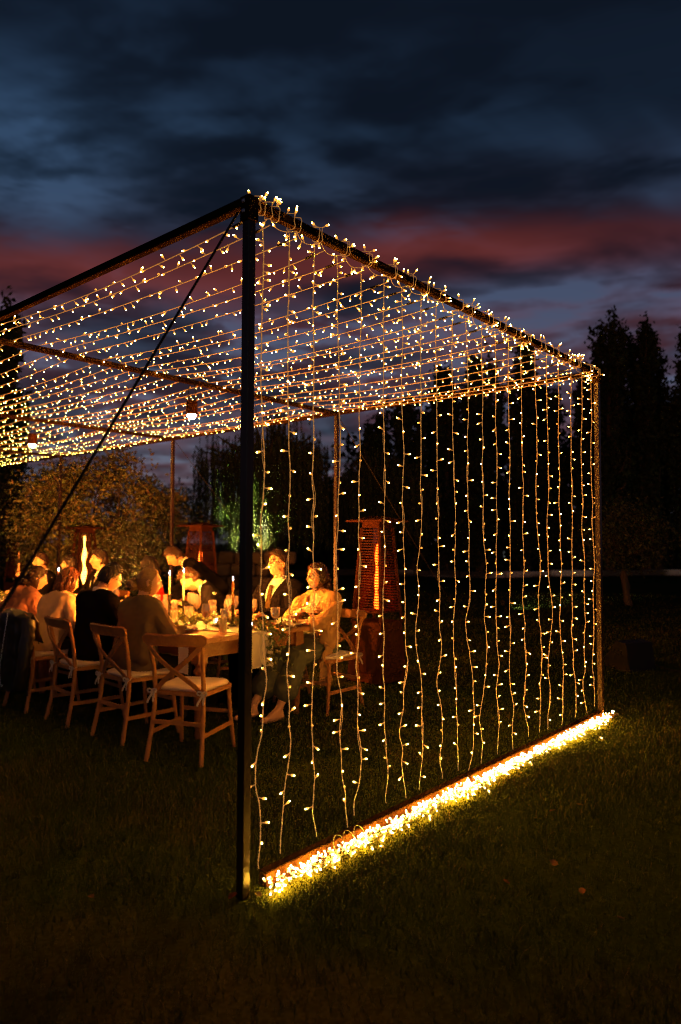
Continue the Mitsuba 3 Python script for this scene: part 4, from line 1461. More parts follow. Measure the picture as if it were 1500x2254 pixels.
def smooth_m(m, length, it=10, folds=None):
    t = to_tm(m.refine_to_length(length))
    trimesh.smoothing.filter_taubin(t, lamb=.55, nu=.53, iterations=it)
    v = np.array(t.vertices)
    if folds is not None:
        amp, frq, seed, stretch = folds
        n = np.array(t.vertex_normals)
        k = meshkit.fbm(v * np.array(stretch) * frq, 3, seed) - .5
        ridge = .5 - np.abs(meshkit.fbm(v * np.array(stretch) * frq * 1.3 + 5, 2, seed + 1) - .5) * 3
        v = v + n * (k * 1.2 + ridge * .55)[:, None] * amp
    return v, np.array(t.faces)


def G(p, c, s):
    return np.exp(-.5 * (((p - np.array(c)) / np.array(s)) ** 2).sum(1))[:, None]


def sst(a, b, x):
    t = np.clip((x - a) / (b - a), 0, 1)
    return t * t * (3 - 2 * t)


def head_mesh(fem=False, sub=5, face=True):
    ico = trimesh.creation.icosphere(sub)
    p = np.array(ico.vertices) * np.array([.0745, .096, .116])
    low = sst(-.005, -.115, p[:, 2])
    p[:, 0] *= 1 - (.34 if fem else .27) * low
    p[:, 1] *= np.where(p[:, 1] < 0, 1 - .30 * low, 1 - .05 * low)
    p[:, 1] = np.where(p[:, 1] > .05, .05 + (p[:, 1] - .05) * .86, p[:, 1])
    if face:
        Y = np.array([[0, 1, 0]])
        p = p + Y * .011 * G(p, (0, .086, .006), (.0085, .03, .022))
        p = p + (Y * .021 + np.array([[0, 0, -.004]])) * G(p, (0, .09, -.021), (.0125, .03, .0125))
        for s in (-1, 1):
            p = p - Y * .0095 * G(p, (s * .031, .08, .013), (.0145, .03, .0105))
            p = p + Y * .0045 * G(p, (s * .030, .084, .033), (.02, .03, .008))
            p = p + Y * .005 * G(p, (s * .041, .068, -.022), (.018, .03, .018))
            p = p + np.array([[s * .005, 0, 0]]) * G(p, (s * .052, .01, -.066), (.02, .03, .02))
        p = p + Y * .0065 * G(p, (0, .085, -.0515), (.015, .03, .0055))
        p = p - Y * .0050 * G(p, (0, .085, -.0585), (.021, .03, .0030))
        p = p + Y * .0065 * G(p, (0, .085, -.0655), (.013, .03, .0055))
        p = p - Y * .004 * G(p, (0, .08, -.0775), (.016, .03, .005))
        p = p + Y * (.009 if fem else .013) * G(p, (0, .076, -.096), (.018, .03, .014))
    return p, np.array(ico.faces)


def ear(s):
    e = MF.sphere(1.0, 18).scale([.011, .022, .032]).rotate([0, 0, s * 24]).rotate([-10, 0, 0]).translate([s * .076, -.012, .0])
    d = MF.sphere(1.0, 12).scale([.008, .012, .018]).translate([s * .086, -.004, .003])
    return e - d


def hand_ms(wr, d, n, side, curl=30, spread=1.0):
    """Palm, four fingers and a thumb. d: finger direction, n: palm normal, side: +1 if the thumb lies towards d x n."""
    d = np.array(d, float); d /= np.linalg.norm(d)
    n = np.array(n, float); n -= d * (n @ d); n /= np.linalg.norm(n)
    l = np.cross(d, n) * side
    wr = np.array(wr, float)
    ms = [hull((wr, .023), (wr + d * .035 + l * .022, .016), (wr + d * .035 - l * .022, .015), (wr + d * .085 + l * .027, .0125), (wr + d * .078 - l * .030, .0115))]
    for lat, ln, k in ((.028, .070, .9), (.010, .079, 1.0), (-.009, .074, 1.05), (-.027, .058, 1.2)):
        p = wr + d * (.088 if lat > -.02 else .080) + l * lat * 1.03
        a = math.radians(curl * .5 * k)
        dd = d + l * lat * 3.2 * spread
        r0 = .0092 if lat > -.02 else .008
        prev, rp = p - d * .012, r0 + .0008
        for j, fr in enumerate((.46, .30, .24)):
            q = dd * math.cos(a) + n * math.sin(a); q /= np.linalg.norm(q)
            nx = p + q * ln * fr
            ms.append(hull((prev, rp), (p, r0 - j * .0008), (nx, r0 - (j + 1) * .0009)))
            prev, rp, p = p, r0 - j * .0008, nx
            a += math.radians(curl * k * .8)
    b = wr + d * .022 + l * .022 + n * .006
    t1 = b + (d * .55 + l * .75 + n * .25) * .038
    t2 = t1 + (d * .85 + l * .35 + n * .30) * .031
    t3 = t2 + (d * .95 + l * .05 + n * .25) * .024
    ms += [hull((wr + d * .02 + l * .008, .016), (b, .0145), (t1, .0105)), hull((t1, .0105), (t2, .0092)), hull((t2, .0092), (t3, .0072))]
    return ms


def ik(a, b, l1, l2, hint):
    a, b = np.array(a, float), np.array(b, float)
    d = b - a; L = np.linalg.norm(d)
    if L > (l1 + l2) * .995:
        b = a + d / L * (l1 + l2) * .995; d = b - a; L = np.linalg.norm(d)
    d /= L
    x = (l1 * l1 - l2 * l2 + L * L) / (2 * L)
    h = math.sqrt(max(l1 * l1 - x * x, 1e-6))
    n = np.array(hint, float); n -= d * (n @ d); n /= np.linalg.norm(n)
    return a + d * x + n * h, b


def hair_shell(off, top=.008, back=.0, cut=True, nape=-.062, hairline=.0, seed=1, strand=.004, freq=(120, 120, 26), extra=(), keep_low=False, ears=0.0):
    p, f = head_mesh(False, 5, False)
    t = trimesh.Trimesh(p, f, process=False)
    n = np.array(t.vertex_normals)
    bk = sst(.03, -.07, p[:, 1])
    q = p + n * (off + back * bk)[:, None] if np.ndim(back) or True else p
    q[:, 2] += top * sst(0, .1, p[:, 2])
    m = from_vf(q, f)
    for e in extra:
        m = m + e
    if cut:
        pts = [(s * .25, y, z + hairline) for s in (-1, 1) for y, z in ((.004 - ears, -.30), (.012 - ears, .008), (.034 - ears * .2, .045), (.060, .080), (.085, .098), (.4, .10), (.4, -.3))]
        m = m - MF.hull_points(pts)
    if not keep_low:
        m = m - MF.cube([.6, .6, .4], True).translate([0, .12, nape - .2 - .02]).rotate([0, 0, 0]) - MF.cube([.6, .6, .4], True).translate([0, -.3, nape - .2])
    t = to_tm(m.refine_to_length(.006))
    v = np.array(t.vertices); nn = np.array(t.vertex_normals)
    k = meshkit.fbm(v * np.array(freq), 2, seed) - .5
    k2 = meshkit.fbm(v * np.array([34, 34, 16.]), 2, seed + 3) - .5
    v = v + nn * (k * strand * 2 + k2 * strand * 2.2)[:, None]
    return v, np.array(t.faces)


def person(label, s, w, h, z0=0, seat=True, lean=0, side=0, twist=0, head=(0, 0, 0), sc=1.0, fem=False, skin=(.50, .275, .165), hands=None, elbows=None, knees=None, ankles=None,
           top=None, top_amp=.010, legs=None, shoes=None, suit=False, tie=None, pocket=False, hair='short', hair_col=(0.0158, 0.0099, 0.0063), beard=False, glasses=False, smile=False,
           eyes=True, extra=None, pelvis_z=None, hcurl=35, open_collar=False, sleeves=True, seed=1, hdirs=None):
    k = thing('person', label, 'person')
    M = FR(s, w, z0, h) @ np.diag([sc, sc, sc, 1])
    pz = (pelvis_z if pelvis_z is not None else (.575 if seat else .93)) / 1.0
    P0 = np.array([0, 0, pz])
    R = (RX(-lean) @ RY(side) @ RZ(-twist))[:3, :3]
    tl = lambda x, y, z: P0 + R @ np.array([x, y, z])
    shw = .165 if fem else .185
    fr = .92 if fem else 1.0
    J = {}
    J['pel'] = [tl(-.075, 0, 0), tl(.075, 0, 0)]
    J['wai'] = [tl(-.06, .0, .18), tl(.06, .0, .18)]
    J['che'] = [tl(-.075, .012, .34), tl(.075, .012, .34)]
    J['sho'] = [tl(-shw, -.01, .445), tl(shw, -.01, .445)]
    J['nb'] = tl(0, -.012, .485)
    nk = tl(0, .012, .565)
    # legs
    kn = knees or ([(-.11, .42, .515), (.11, .42, .515)] if seat else [(-.10, .04, .50), (.10, .04, .50)])
    an = ankles or ([(-.11, .40, .09), (.11, .40, .09)] if seat else [(-.11, -.01, .09), (.11, -.01, .09)])
    hd_t = hands or [(-.17, .36, .82), (.17, .36, .82)]
    hn_t = elbows or [(-.6, -.3, -.8), (.6, -.3, -.8)]
    el, wr = [], []
    for i in (0, 1):
        e, b = ik(J['sho'][i], hd_t[i], .275 * fr + .01, .245 * fr + .01, hn_t[i])
        el.append(e); wr.append(b)

    def torso(g=0.0):
        r = [.112 * fr + g, .100 * fr + g, .110 * fr + g, .060 * fr + g]
        o = [hull(*[(c, r[0]) for c in J['pel']], *[(c, r[1]) for c in J['wai']]), hull(*[(c, r[1]) for c in J['wai']], *[(c, r[2]) for c in J['che']]),
             hull(*[(c, r[2]) for c in J['che']], *[(c, r[3]) for c in J['sho']], (J['nb'], .05 + g))]
        if fem:
            o += [hull((tl(x, .085, .30), .062 + g * .6), (tl(x, .02, .36), .07 + g)) for x in (-.068, .068)]
        return o

    def arm(i, g=0.0, upto=1.0):
        o = [hull((J['sho'][i], .057 * fr + g), (el[i], .043 * fr + g))]
        e = el[i] + (wr[i] - el[i]) * upto
        o.append(hull((el[i], .043 * fr + g), (e, (.043 + (.029 - .043) * upto) * fr + g)))
        return o

    def leg(i, g=0.0, upto=1.0, flare=0.0):
        hp = J['pel'][i] * 1.0 + R @ np.array([(.02 if i else -.02), .02, -.02])
        a = np.array(kn[i]) + (np.array(an[i]) - np.array(kn[i])) * upto
        return [hull((hp, .088 * fr + g), (kn[i], .062 * fr + g)), hull((kn[i], .06 * fr + g), (a, (.058 + (.038 - .058) * upto) * fr + g + flare))]

    def foot(i, g=0.0):
        a = np.array(an[i], float)
        f0 = a - np.array(kn[i]); f0 = np.array([f0[0] * .3, max(.5, .9 - abs(f0[1]) * .2), 0]); f0 /= np.linalg.norm(f0)
        low = max(a[2] - .062, .032)
        hl = np.array([a[0], a[1], 0]) - f0 * .03 + np.array([0, 0, low]); bl = np.array([a[0], a[1], 0]) + f0 * .13 + np.array([0, 0, low - .004]); te = bl + f0 * .06
        return [hull((a, .037 * fr + g), (hl, .033 + g), (bl, .03 + g)), hull((hl, .031 + g), (bl, .034 + g), (te, .022 + g))]

    body = torso() + arm(0) + arm(1) + leg(0) + leg(1) + foot(0) + foot(1)
    # head frame
    hy, hp_, hr = head
    H = np.eye(4)
    H[:3, :3] = (RZ(-hy) @ RX(-hp_) @ RY(hr))[:3, :3]
    H[:3, 3] = nk + H[:3, :3] @ np.array([0, .035, .098])
    hx = lambda x, y, z: xf(H, np.array([[x, y, z]]))[0]
    body.append(hull((J['nb'], .058 * fr), (nk, .054 * fr)))
    body.append(hull((nk, .053 * fr), (hx(0, -.02, -.05), .056)))
    v, f = smooth_m(union(body), .028, 8)
    bm = from_vf(v, f)
    hv, hf = head_mesh(fem)
    HM = from_vf(xf(H, hv), hf)
    ears = [ear(sd) for sd in (-1, 1)]
    tfm = H[:3, :]
    HM = HM + union([e.transform(tfm.tolist()) for e in ears])
    hs = []
    for i, sd in ((0, -1), (1, 1)):
        d = wr[i] - el[i]; d /= np.linalg.norm(d)
        nrm = np.array([0, .15, -1.0])
        if hdirs and hdirs[i] is not None:
            d, nrm = np.array(hdirs[i][0], float), np.array(hdirs[i][1], float)
        l = np.cross(d, nrm)
        sgn = 1 if l[0] * (-sd) > 0 else -1
        ms = hand_ms(wr[i], d, nrm, sgn, hcurl)
        a, b = smooth_m(union(ms), .007, 3)
        hs.append(from_vf(a, b))
    full = bm + HM + hs[0] + hs[1]
    t = to_tm(full)
    V, F = np.array(t.vertices), np.array(t.faces)
    col = vcol(V, skin, .10, 40, seed)
    L = (V - H[:3, 3]) @ H[:3, :3]
    lip = (G(L, (0, .095, -.058), (.018, .02, .0085)) * (L[:, 1:2] > .06)).clip(0, 1)
    col = col * (1 - lip * .55) + lip * .55 * np.array([.42, .13, .10])
    ck = sum(G(L, (q * .042, .07, -.024), (.02, .03, .018)) for q in (-1, 1))
    col = col * (1 - ck * np.array([[0, .12, .15]]))
    if beard:
        bd = sst(-.028, -.055, L[:, 2]) * sst(-.02, .03, L[:, 1]) * (L[:, 2] > -.13) + sst(.05, .07, L[:, 1]) * np.exp(-.5 * ((L[:, 2] + .042) / .007) ** 2) * (np.abs(L[:, 0]) < .03)
        bd = np.clip(bd * (1 - lip[:, 0]), 0, 1)[:, None] * (.5 + .5 * meshkit.noise(V * 420))[:, None] * .85
        col = col * (1 - bd) + bd * np.array(hair_col) * 1.5
    put(k, 'body', ply((V, F), 'm_skin', smooth=True, color=col), M)

    def garment(name, ms, color, length=.026, it=9, amp=.010, freq=9, cut=None, stretch=(1, 1, .55), mat='m_cloth', nz=.18, nf=45, info=None):
        v, f = smooth_m(union(ms), length, it, (amp, freq, seed + len(name), stretch))
        if cut is not None:
            m = from_vf(v, f)
            for c in cut:
                m = m - c
            t = to_tm(m); v, f = np.array(t.vertices), np.array(t.faces)
        return put(k, name, ply((v, f), mat, smooth=50 if cut is not None and False else True, color=vcol(v, color, nz, nf, seed)), M, **(info or {}))

    TL = np.eye(4); TL[:3, :3], TL[:3, 3] = R, P0
    place = lambda m: m.transform(TL[:3, :].tolist())
    ctx = dict(k=k, M=M, tl=tl, J=J, el=el, wr=wr, kn=kn, an=an, torso=torso, arm=arm, leg=leg, foot=foot, garment=garment, H=H, hx=hx, place=place, R=R, P0=P0, nk=nk, seed=seed)
    if legs:
        garment('trousers', torso(.012)[:1] + leg(0, .016) + leg(1, .016), legs, amp=.007)
    if shoes:
        garment('shoes', foot(0, .008) + foot(1, .008), shoes, .02, 4, 0)
    if suit:
        vcut = [place(MF.hull_points([(x * .5, y, .10) for x in (-.012, .012) for y in (.02, .4)] + [(x, y, z) for x in (-.085, .085) for y in (.0, .4) for z in (.47, .62)]))]
        garment('shirt', torso(.012)[1:], (.74, .68, .58), amp=.004, nz=.06)
        garment('jacket', torso(.024) + arm(0, .020, .95) + arm(1, .020, .95), top, amp=top_amp * 2.6, cut=vcut)
        # collar
        v, f = lathe([(.064, -.012), (.061, .028), (.066, .032), (.073, -.010)], 28)
        v[:, 2] += np.where(v[:, 1] > .03, -.025 * (v[:, 1] - .03) / .03, .012)
        Q = np.eye(4); Q[:3, :3] = R; Q[:3, 3] = J['nb'] * .55 + nk * .45
        put(k, 'collar', ply((xf(Q, v), f), 'm_cloth', smooth=True, color=np.tile([.76, .70, .60], (len(v), 1))), M)
        if tie is not None:
            ms = [hull((tl(-.017, .112, .455), .010), (tl(.017, .112, .455), .010), (tl(0, .122, .42), .011)),
                  hull((tl(-.014, .126, .42), .007), (tl(.014, .126, .42), .007), (tl(-.028, .140, .28), .008), (tl(.028, .140, .28), .008)),
                  hull((tl(-.028, .140, .28), .008), (tl(.028, .140, .28), .008), (tl(-.034, .126, .12), .008), (tl(.034, .126, .12), .008))]
            garment('tie', ms, tie, .015, 3, .002)
        if pocket:
            pp = trimesh.convex.convex_hull(np.array([tl(x, y, z) for x, z in ((-.10, .335), (-.155, .335), (-.118, .385), (-.145, .372)) for y in (.118, .136)]))
            put(k, 'pocket_square', ply((np.array(pp.vertices), np.array(pp.faces)), 'm_cloth', color=np.tile([.75, .68, .55], (len(pp.vertices), 1))), M)
    elif top is not None:
        sl = arm(0, .018, .95) + arm(1, .018, .95) if sleeves else []
        ncut = [place(MF.sphere(.085, 24).translate([0, .055, .535]))]
        garment('top', torso(.02) + sl, top, amp=top_amp * 2.4, cut=ncut)
    if extra:
        extra(ctx)
    # hair
    hm = 'm_hair'
    def hput(name, v, f, c=hair_col):
        vv = xf(H, v)
        gg = np.random.default_rng(seed + 100)
        tm = trimesh.Trimesh(v, f, process=False)
        nn = np.array(tm.vertex_normals)
        mb = MB().add(vv, f, vcol(vv, c, .38, 130, seed))
        ids = np.nonzero(v[:, 2] > -.2)[0]
        ids = gg.choice(ids, 330)
        for i in ids:
            p, n = v[i], nn[i]
            if hair in ('bob', 'long', 'updo'):
                fl = np.array([gg.normal(0, .25), -.25, -1.0])
            elif hair == 'bun':
                fl = np.array([-p[0] * 3, -1.0, -.25 - p[2] * 2])
            else:
                fl = np.array([gg.normal(.5, .35), .8 * (1 if p[1] > -.03 else -.5), -.35 if p[2] < .06 else .15])
            fl = fl - n * (fl @ n); fl /= np.linalg.norm(fl) + 1e-9
            L = gg.uniform(.02, .045) * (1.7 if hair in ('bob', 'long') else .7 if hair == 'bun' else 1)
            t = np.linspace(0, 1, 5)[:, None]
            lift = gg.uniform(.001, .011 if hair != 'bun' else .004)
            q = p + n * .001 + fl * L * t + n * lift * np.sin(t * 2.2) - n * (.012 * t * t if hair != 'long' else 0)
            mb.tube(xf(H, q), np.array([.0013, .0012, .001, .0008, .0004]), 3, np.clip(np.array(c) * gg.uniform(.6, 2.2), 0, .6), cap=False)
        a_, b_ = mb.mesh()
        put(k, name, ply((a_, b_), hm, smooth=True, color=mb.colors()), M)
    g = np.random.default_rng(seed)
    if hair == 'short':
        v, f = hair_shell(.011, .012, .004, seed=seed, nape=-.045, ears=.034); hput('hair', v, f)
    elif hair == 'thick':
        v, f = hair_shell(.015, .018, .004, seed=seed, strand=.006, nape=-.045, ears=.034); hput('hair', v, f)
    elif hair == 'bun':
        bun = union([sph((.0 + g.normal(0, .022), -.140 + g.normal(0, .016), -.030 + g.normal(0, .022)), g.uniform(.018, .028), 12) for _ in range(16)])
        v, f = hair_shell(.007, .004, .004, seed=seed, strand=.0022, freq=(60, 30, 90), hairline=.006, extra=[bun], nape=-.075); hput('hair', v, f)
    elif hair == 'updo':
        b = [sph((g.normal(0, .035), -.095 + g.normal(0, .022), -.03 + g.normal(0, .03)), g.uniform(.026, .040), 12) for _ in range(16)]
        b += [hull(((q * .076, .03, .03), .012), ((q * .078, .035, -.03), .008), ((q * .074, .025, -.07), .004)) for q in (-1, 1)]
        v, f = hair_shell(.013, .014, .012, seed=seed, strand=.006, freq=(60, 40, 60), hairline=.0, nape=-.075, keep_low=True,
                          extra=[union(b)])
        hput('hair', v, f)
    elif hair in ('bob', 'long'):
        dz = -.12 if hair == 'bob' else -.24
        cur = [hull(((x, y, .02), .03), ((x * 1.12, y * 1.02 - .01, dz * .55), .034), ((x * 1.02, y - .005, dz + g.uniform(-.02, .02)), .018)) for x, y in
               ((-.078, .0), (-.07, -.04), (-.045, -.075), (-.015, -.088), (.018, -.088), (.048, -.075), (.07, -.04), (.078, .0), (.082, .022), (-.082, .022))]
        v, f = hair_shell(.019, .012, .008, seed=seed, strand=.008, freq=(70, 70, 14), extra=[union(cur)], keep_low=True)
        hput('hair', v, f)
    # eyes, brows, glasses
    if eyes:
        for q in (-1, 1):
            u = trimesh.creation.icosphere(3, .0118)
            v = np.array(u.vertices)
            d = v @ np.array([0, .97, -.08]) / .0118
            c = np.where((d > .86)[:, None], [.03, .018, .012], np.where((d > .955)[:, None], [.01, .01, .01], [.62, .56, .48]))
            put(k, 'eye', ply((xf(H, v + np.array([q * .031, .0665, .0125])), np.array(u.faces)), 'm_skin', smooth=True, color=c), M)
            lid = hull(((q * .019, .0765, .0165), .0036), ((q * .031, .0775, .0205), .0036)) + hull(((q * .031, .0775, .0205), .0036), ((q * .044, .0715, .0165), .0034))
            t = to_tm(lid)
            put(k, 'eyelid', ply((xf(H, np.array(t.vertices)), np.array(t.faces)), 'm_skin', smooth=True, color=np.tile(np.array(skin) * .62, (len(t.vertices), 1))), M)
            br = tube(bez([[q * .013, .0885, .031], [q * .030, .088, .0375], [q * .050, .0745, .031]], 9), np.array([.0028, .0036, .0038, .0038, .0036, .0033, .003, .0024, .0014]), 6)
            put(k, 'eyebrow', ply((xf(H, br[0]), br[1]), hm, smooth=True, color=np.tile(np.array(hair_col) * .9, (len(br[0]), 1))), M)
    if glasses:
        mb = MB()
        for q in (-1, 1):
            th = np.linspace(0, 2 * np.pi, 25)
            ring = np.stack([q * .0325 + .0235 * np.cos(th), .097 - .010 * np.abs(np.cos(th)) * (np.sign(np.cos(th)) == q), .010 + .0185 * np.sin(th)], 1)
            mb.tube(ring, .0017, 6, cap=False)
            mb.tube([[q * .056, .088, .014], [q * .072, .05, .014], [q * .079, -.005, .012], [q * .079, -.02, -.004]], .0016, 6)
        mb.tube([[-.009, .098, .014], [0, .100, .017], [.009, .098, .014]], .0016, 6)
        v, f = mb.mesh()
        put(k, 'glasses', ply((xf(H, v), f), 'm_black', smooth=True), M)
    return ctx


BLACK, WHITEISH = (.005, .0045, .005), (.72, .66, .56)
LEGS_FWD = dict(knees=[(-.10, .40, .52), (.10, .40, .52)], ankles=[(-.10, .44, .09), (.10, .40, .09)])

# ---- near side
def bun_extra(c):
    tl = c['tl']
    # loose wrap hanging over the chair back
    c['garment']('wrap', c['torso'](.028)[1:] + c['arm'](0, .024, .55) + c['arm'](1, .024, .55) + [hull((tl(-.15, -.06, .05), .06), (tl(.15, -.06, .05), .06), (tl(-.13, -.04, .3), .07), (tl(.13, -.04, .3), .07))],
                 (.125, .084, .050), amp=.030, freq=8, cut=[c['place'](MF.sphere(.082, 24).translate([0, .07, .545]))])


person('woman with blond hair in a bun and a grey-brown wrap, in profile', 2.56, 1.16, 6, lean=6, head=(36, 4, 0), sc=.95, fem=True, skin=(.50, .285, .17), top=(.12, .09, .06), legs=(.02, .02, .02), shoes=BLACK,
       hair='bun', hair_col=(.24, .13, .05), extra=bun_extra, seed=2)
person('young man in a black suit with glasses looking down at the table, near side', 3.30, 1.18, 4, lean=12, head=(22, 20, 4), sc=.97, skin=(.50, .285, .17), suit=True, top=BLACK, legs=BLACK, shoes=BLACK, hair='thick',
       hair_col=(0.0072, 0.0054, 0.0045), glasses=True, seed=3)
person('red-haired woman in a cream top bending over the table, seen from behind', 4.06, 1.17, 6, lean=24, side=-6, head=(8, 18, -6), sc=.95, fem=True, top=(.56, .38, .22), top_amp=.013, legs=(.03, .03, .03), shoes=BLACK, hair='bob',
       hair_col=(0.0765, 0.0248, 0.0099), seed=4)


def pink_extra(c):
    tl = c['tl']
    g = np.random.default_rng(9)
    c['garment']('wrap', c['torso'](.045)[1:] + c['arm'](0, .042, .5) + c['arm'](1, .042, .5) + [hull((tl(-.16, -.04, .40), .07), (tl(.16, -.04, .40), .07), (tl(0, -.08, .46), .07)),
                 hull((tl(-.20, -.14, .02), .06), (tl(.20, -.14, .02), .06), (tl(-.17, -.05, .3), .08), (tl(.17, -.05, .3), .08)),
                 hull(((-.10, -.30, .42), .05), ((.16, -.30, .42), .05), (tl(.20, -.12, .10), .06), (tl(-.16, -.12, .1), .06)),
                 hull(((-.04, -.34, .12), .04), ((.14, -.34, .10), .04), ((-.10, -.31, .42), .045), ((.15, -.31, .42), .045))],
                 (.23, .105, .072), amp=.045, freq=7, stretch=(1.2, 1.2, .35), cut=[c['place'](MF.sphere(.08, 24).translate([0, .09, .54]))])


person('woman in a dusty pink shawl that falls to the grass behind her chair', 4.86, 1.17, 2, lean=26, side=4, head=(20, 12, 0), sc=.95, fem=True, top=(.24, .11, .075), legs=(.25, .12, .08), shoes=BLACK, hair='updo', hair_col=(0.0225, 0.0126, 0.0072),
       extra=pink_extra, seed=5)
person('woman with long straight brown hair in a grey-green top at the left edge', 5.66, 1.16, 4, lean=4, head=(30, 6, 0), sc=.99, fem=True, top=(.13, .12, .075), legs=(.05, .05, .05), shoes=BLACK, hair='long', hair_col=(0.0315, 0.0144, 0.0072), seed=6)


# ---- far side
def shawl_extra(c):
    tl, J, el = c['tl'], c['J'], c['el']
    c['garment']('dress', c['torso'](.012)[:2] + c['torso'](.014)[3:] + [hull((tl(-.09, .03, .30), .10), (tl(.09, .03, .30), .10), (tl(-.06, 0, .18), .10), (tl(.06, 0, .18), .10))], (.045, .050, .035), amp=.008,
                 cut=[c['place'](MF.cube([.6, .6, .3], True).translate([0, .1, .515]))])
    c['garment']('skirt', c['leg'](0, .030, .62, .045) + c['leg'](1, .030, .62, .05) + c['torso'](.02)[:1] + [hull((c['kn'][0], .085), (c['kn'][1], .085), (J['pel'][0], .10), (J['pel'][1], .10))], (.10, .105, .075), amp=.016, freq=8, stretch=(1.4, .5, .5))
    vc = c['place'](MF.hull_points([(x, y, z) for x, z in ((-.035, .20), (.0, .16), (.02, .20), (.105, .52), (-.10, .52), (.07, .70), (-.07, .70)) for y in (.04, .5)]))
    lower = c['place'](MF.hull_points([(x, y, z) for x, z in ((-.08, -.2), (.14, -.2), (.02, .30), (-.03, .30)) for y in (.06, .5)]))
    c['garment']('shawl', c['torso'](.028)[1:3] + c['arm'](0, .034, .35) + c['arm'](1, .026, .15) + [
        hull((J['sho'][0], .080), (el[0], .066), (tl(-.08, -.05, .10), .07), (tl(-.08, -.03, .40), .08)), hull((J['sho'][1], .078), (el[1], .05), (tl(.10, -.04, .2), .07)),
        hull((tl(-.15, -.02, .12), .06), (tl(-.17, .08, .03), .05), (tl(-.10, -.07, .06), .05), (el[0], .055)),
        hull((tl(-.10, -.04, .46), .065), (tl(.10, -.04, .46), .065), (tl(0, -.075, .50), .055))],
        (.40, .225, .10), amp=.05, freq=8, stretch=(1, 1, .8), cut=[vc, lower])
    # the loose end with its fringe, hanging beside the thigh
    ctr = [tl(-.20, .10, .06), np.array([-.235, .17, .52]), np.array([-.24, .20, .44]), np.array([-.245, .20, .34])]
    pth = bez(ctr, 22)
    vv, ff = sweep_rect(pth, np.linspace(.13, .17, 22), .016, [-1, -.1, 0])
    vv = vv + (meshkit.fbm(vv * 22, 2, 4)[:, None] - .5) * .03
    put(c['k'], 'shawl_end', ply((vv, ff), 'm_cloth', smooth=60 if False else True, color=vcol(vv, (.38, .22, .10), .2, 60)), c['M'])
    g = np.random.default_rng(5)
    mb = MB()
    for i in range(26):
        b = pth[-1] + np.array([0, (i / 25 - .5) * .16, .004])
        L = g.uniform(.05, .095)
        mb.tube(np.stack([b, b + np.array([g.normal(0, .008), g.normal(0, .01), -L * .5]), b + np.array([g.normal(0, .012), g.normal(0, .012), -L])]), np.array([.0035, .003, .0015]), 5)
    vv, ff = mb.mesh()
    put(c['k'], 'fringe', ply((vv, ff), 'm_cloth', smooth=True, color=vcol(vv, (.40, .22, .10), .15)), c['M'], kind='stuff')
    # bracelet watch
    r = c['wr'][1]; d = r - el[1]; d /= np.linalg.norm(d)
    t, a, b = frames(np.array([r - d * .05, r - d * .02, r + d * .01]))
    th = np.linspace(0, 2 * np.pi, 20)
    put(c['k'], 'watch', ply(tube((r - d * .025) + (np.cos(th)[:, None] * a[0] + np.sin(th)[:, None] * b[0]) * .034, .006, 6, cap=False), 'm_metal', smooth=True), c['M'])


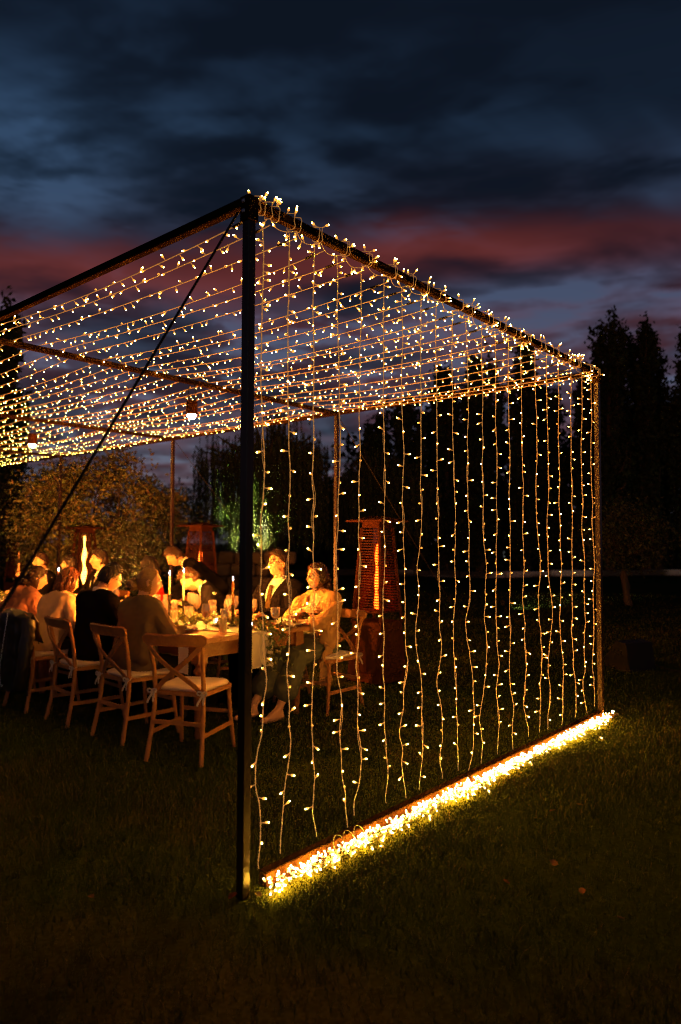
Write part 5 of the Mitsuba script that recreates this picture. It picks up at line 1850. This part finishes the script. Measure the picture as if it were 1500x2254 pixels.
person('woman in a tan shawl, hand on her chest, at the far table corner', 2.10, 2.80, 180, lean=2, head=(14, -2, -3), sc=.95, fem=True, skin=(.54, .305, .185), hands=[(-.02, .34, .83), (.02, .20, .94)], elbows=[(-.7, .2, -.8), (.8, .5, -.7)],
       knees=[(-.12, .43, .53), (.10, .42, .53)], ankles=[(-.10, .66, .10), (.06, .82, .13)], hair='updo', hair_col=(0.0383, 0.0158, 0.0072), extra=shawl_extra, hdirs=[((.5, .6, -.3), (0, .2, -1)), ((-1, .12, .12), (0, -1, 0))], hcurl=22, seed=7)
person('smiling man in glasses, dark suit and olive tie seated beside the woman in the shawl', 2.74, 2.86, 180, lean=-5, head=(8, -8, 4), sc=1.03, skin=(.54, .305, .185), suit=True, top=(.0065, .006, .008), tie=(.045, .033, .014), legs=BLACK, shoes=BLACK,
       hair='thick', hair_col=(0.0225, 0.0117, 0.0063), glasses=True, hands=[(-.20, .33, .80), (.20, .30, .80)], seed=8)
person('bearded man in a dark suit with a pocket square bending over the table', 3.60, 3.05, 148, lean=38, side=0, head=(6, 46, 8), sc=1.03, skin=(.50, .275, .165), suit=True, top=(.007, .0065, .008), tie=(.012, .011, .012), pocket=True, legs=BLACK, shoes=BLACK,
       hair='thick', hair_col=(0.0225, 0.0126, 0.0072), beard=True, eyes=True, hands=[(-.16, .50, .80), (.16, .52, .80)], seed=9)
person('standing man in glasses and dark suit leaning in behind the bearded man', 4.55, 3.62, 146, seat=False, lean=52, head=(14, 40, 0), sc=.98, skin=(.50, .275, .165), suit=True, top=(.008, .007, .009), tie=(.014, .012, .012), legs=BLACK, shoes=BLACK,
       hair='thick', hair_col=(0.0270, 0.0135, 0.0072), glasses=True, hands=[(-.22, .60, .80), (.22, .62, .84)], pelvis_z=.95, seed=10)
person('dark-haired woman in a red dress turned away behind the woman with the bun', 4.72, 2.88, 150, lean=8, head=(46, 6, 0), sc=.97, fem=True, top=(.30, .018, .014), legs=(.25, .02, .015), shoes=BLACK, hair='bob', hair_col=(0.0063, 0.0040, 0.0032), seed=11)
person('dark-haired man in front of the heater with the tall flames', 5.95, 2.88, 176, lean=0, head=(26, 0, 0), sc=1.02, skin=(.50, .275, .165), suit=True, top=BLACK, tie=BLACK, legs=BLACK, shoes=BLACK, hair='thick', hair_col=(0.0135, 0.0081, 0.0054), seed=12)
person('man in a dark suit raising his face in profile beside the bright heater', 6.62, 2.84, 170, lean=4, head=(40, -16, 0), sc=.95, skin=(.50, .275, .165), suit=True, top=BLACK, tie=BLACK, legs=BLACK, shoes=BLACK, hair='thick', hair_col=(0.0135, 0.0081, 0.0054), beard=True, seed=13)
person('guest with short hair at the far left beyond the brunette', 7.45, 2.86, 176, lean=0, head=(10, 0, 0), sc=.98, skin=(.50, .275, .165), suit=True, top=BLACK, legs=BLACK, shoes=BLACK, hair='short', hair_col=(0.0270, 0.0135, 0.0090), seed=14)
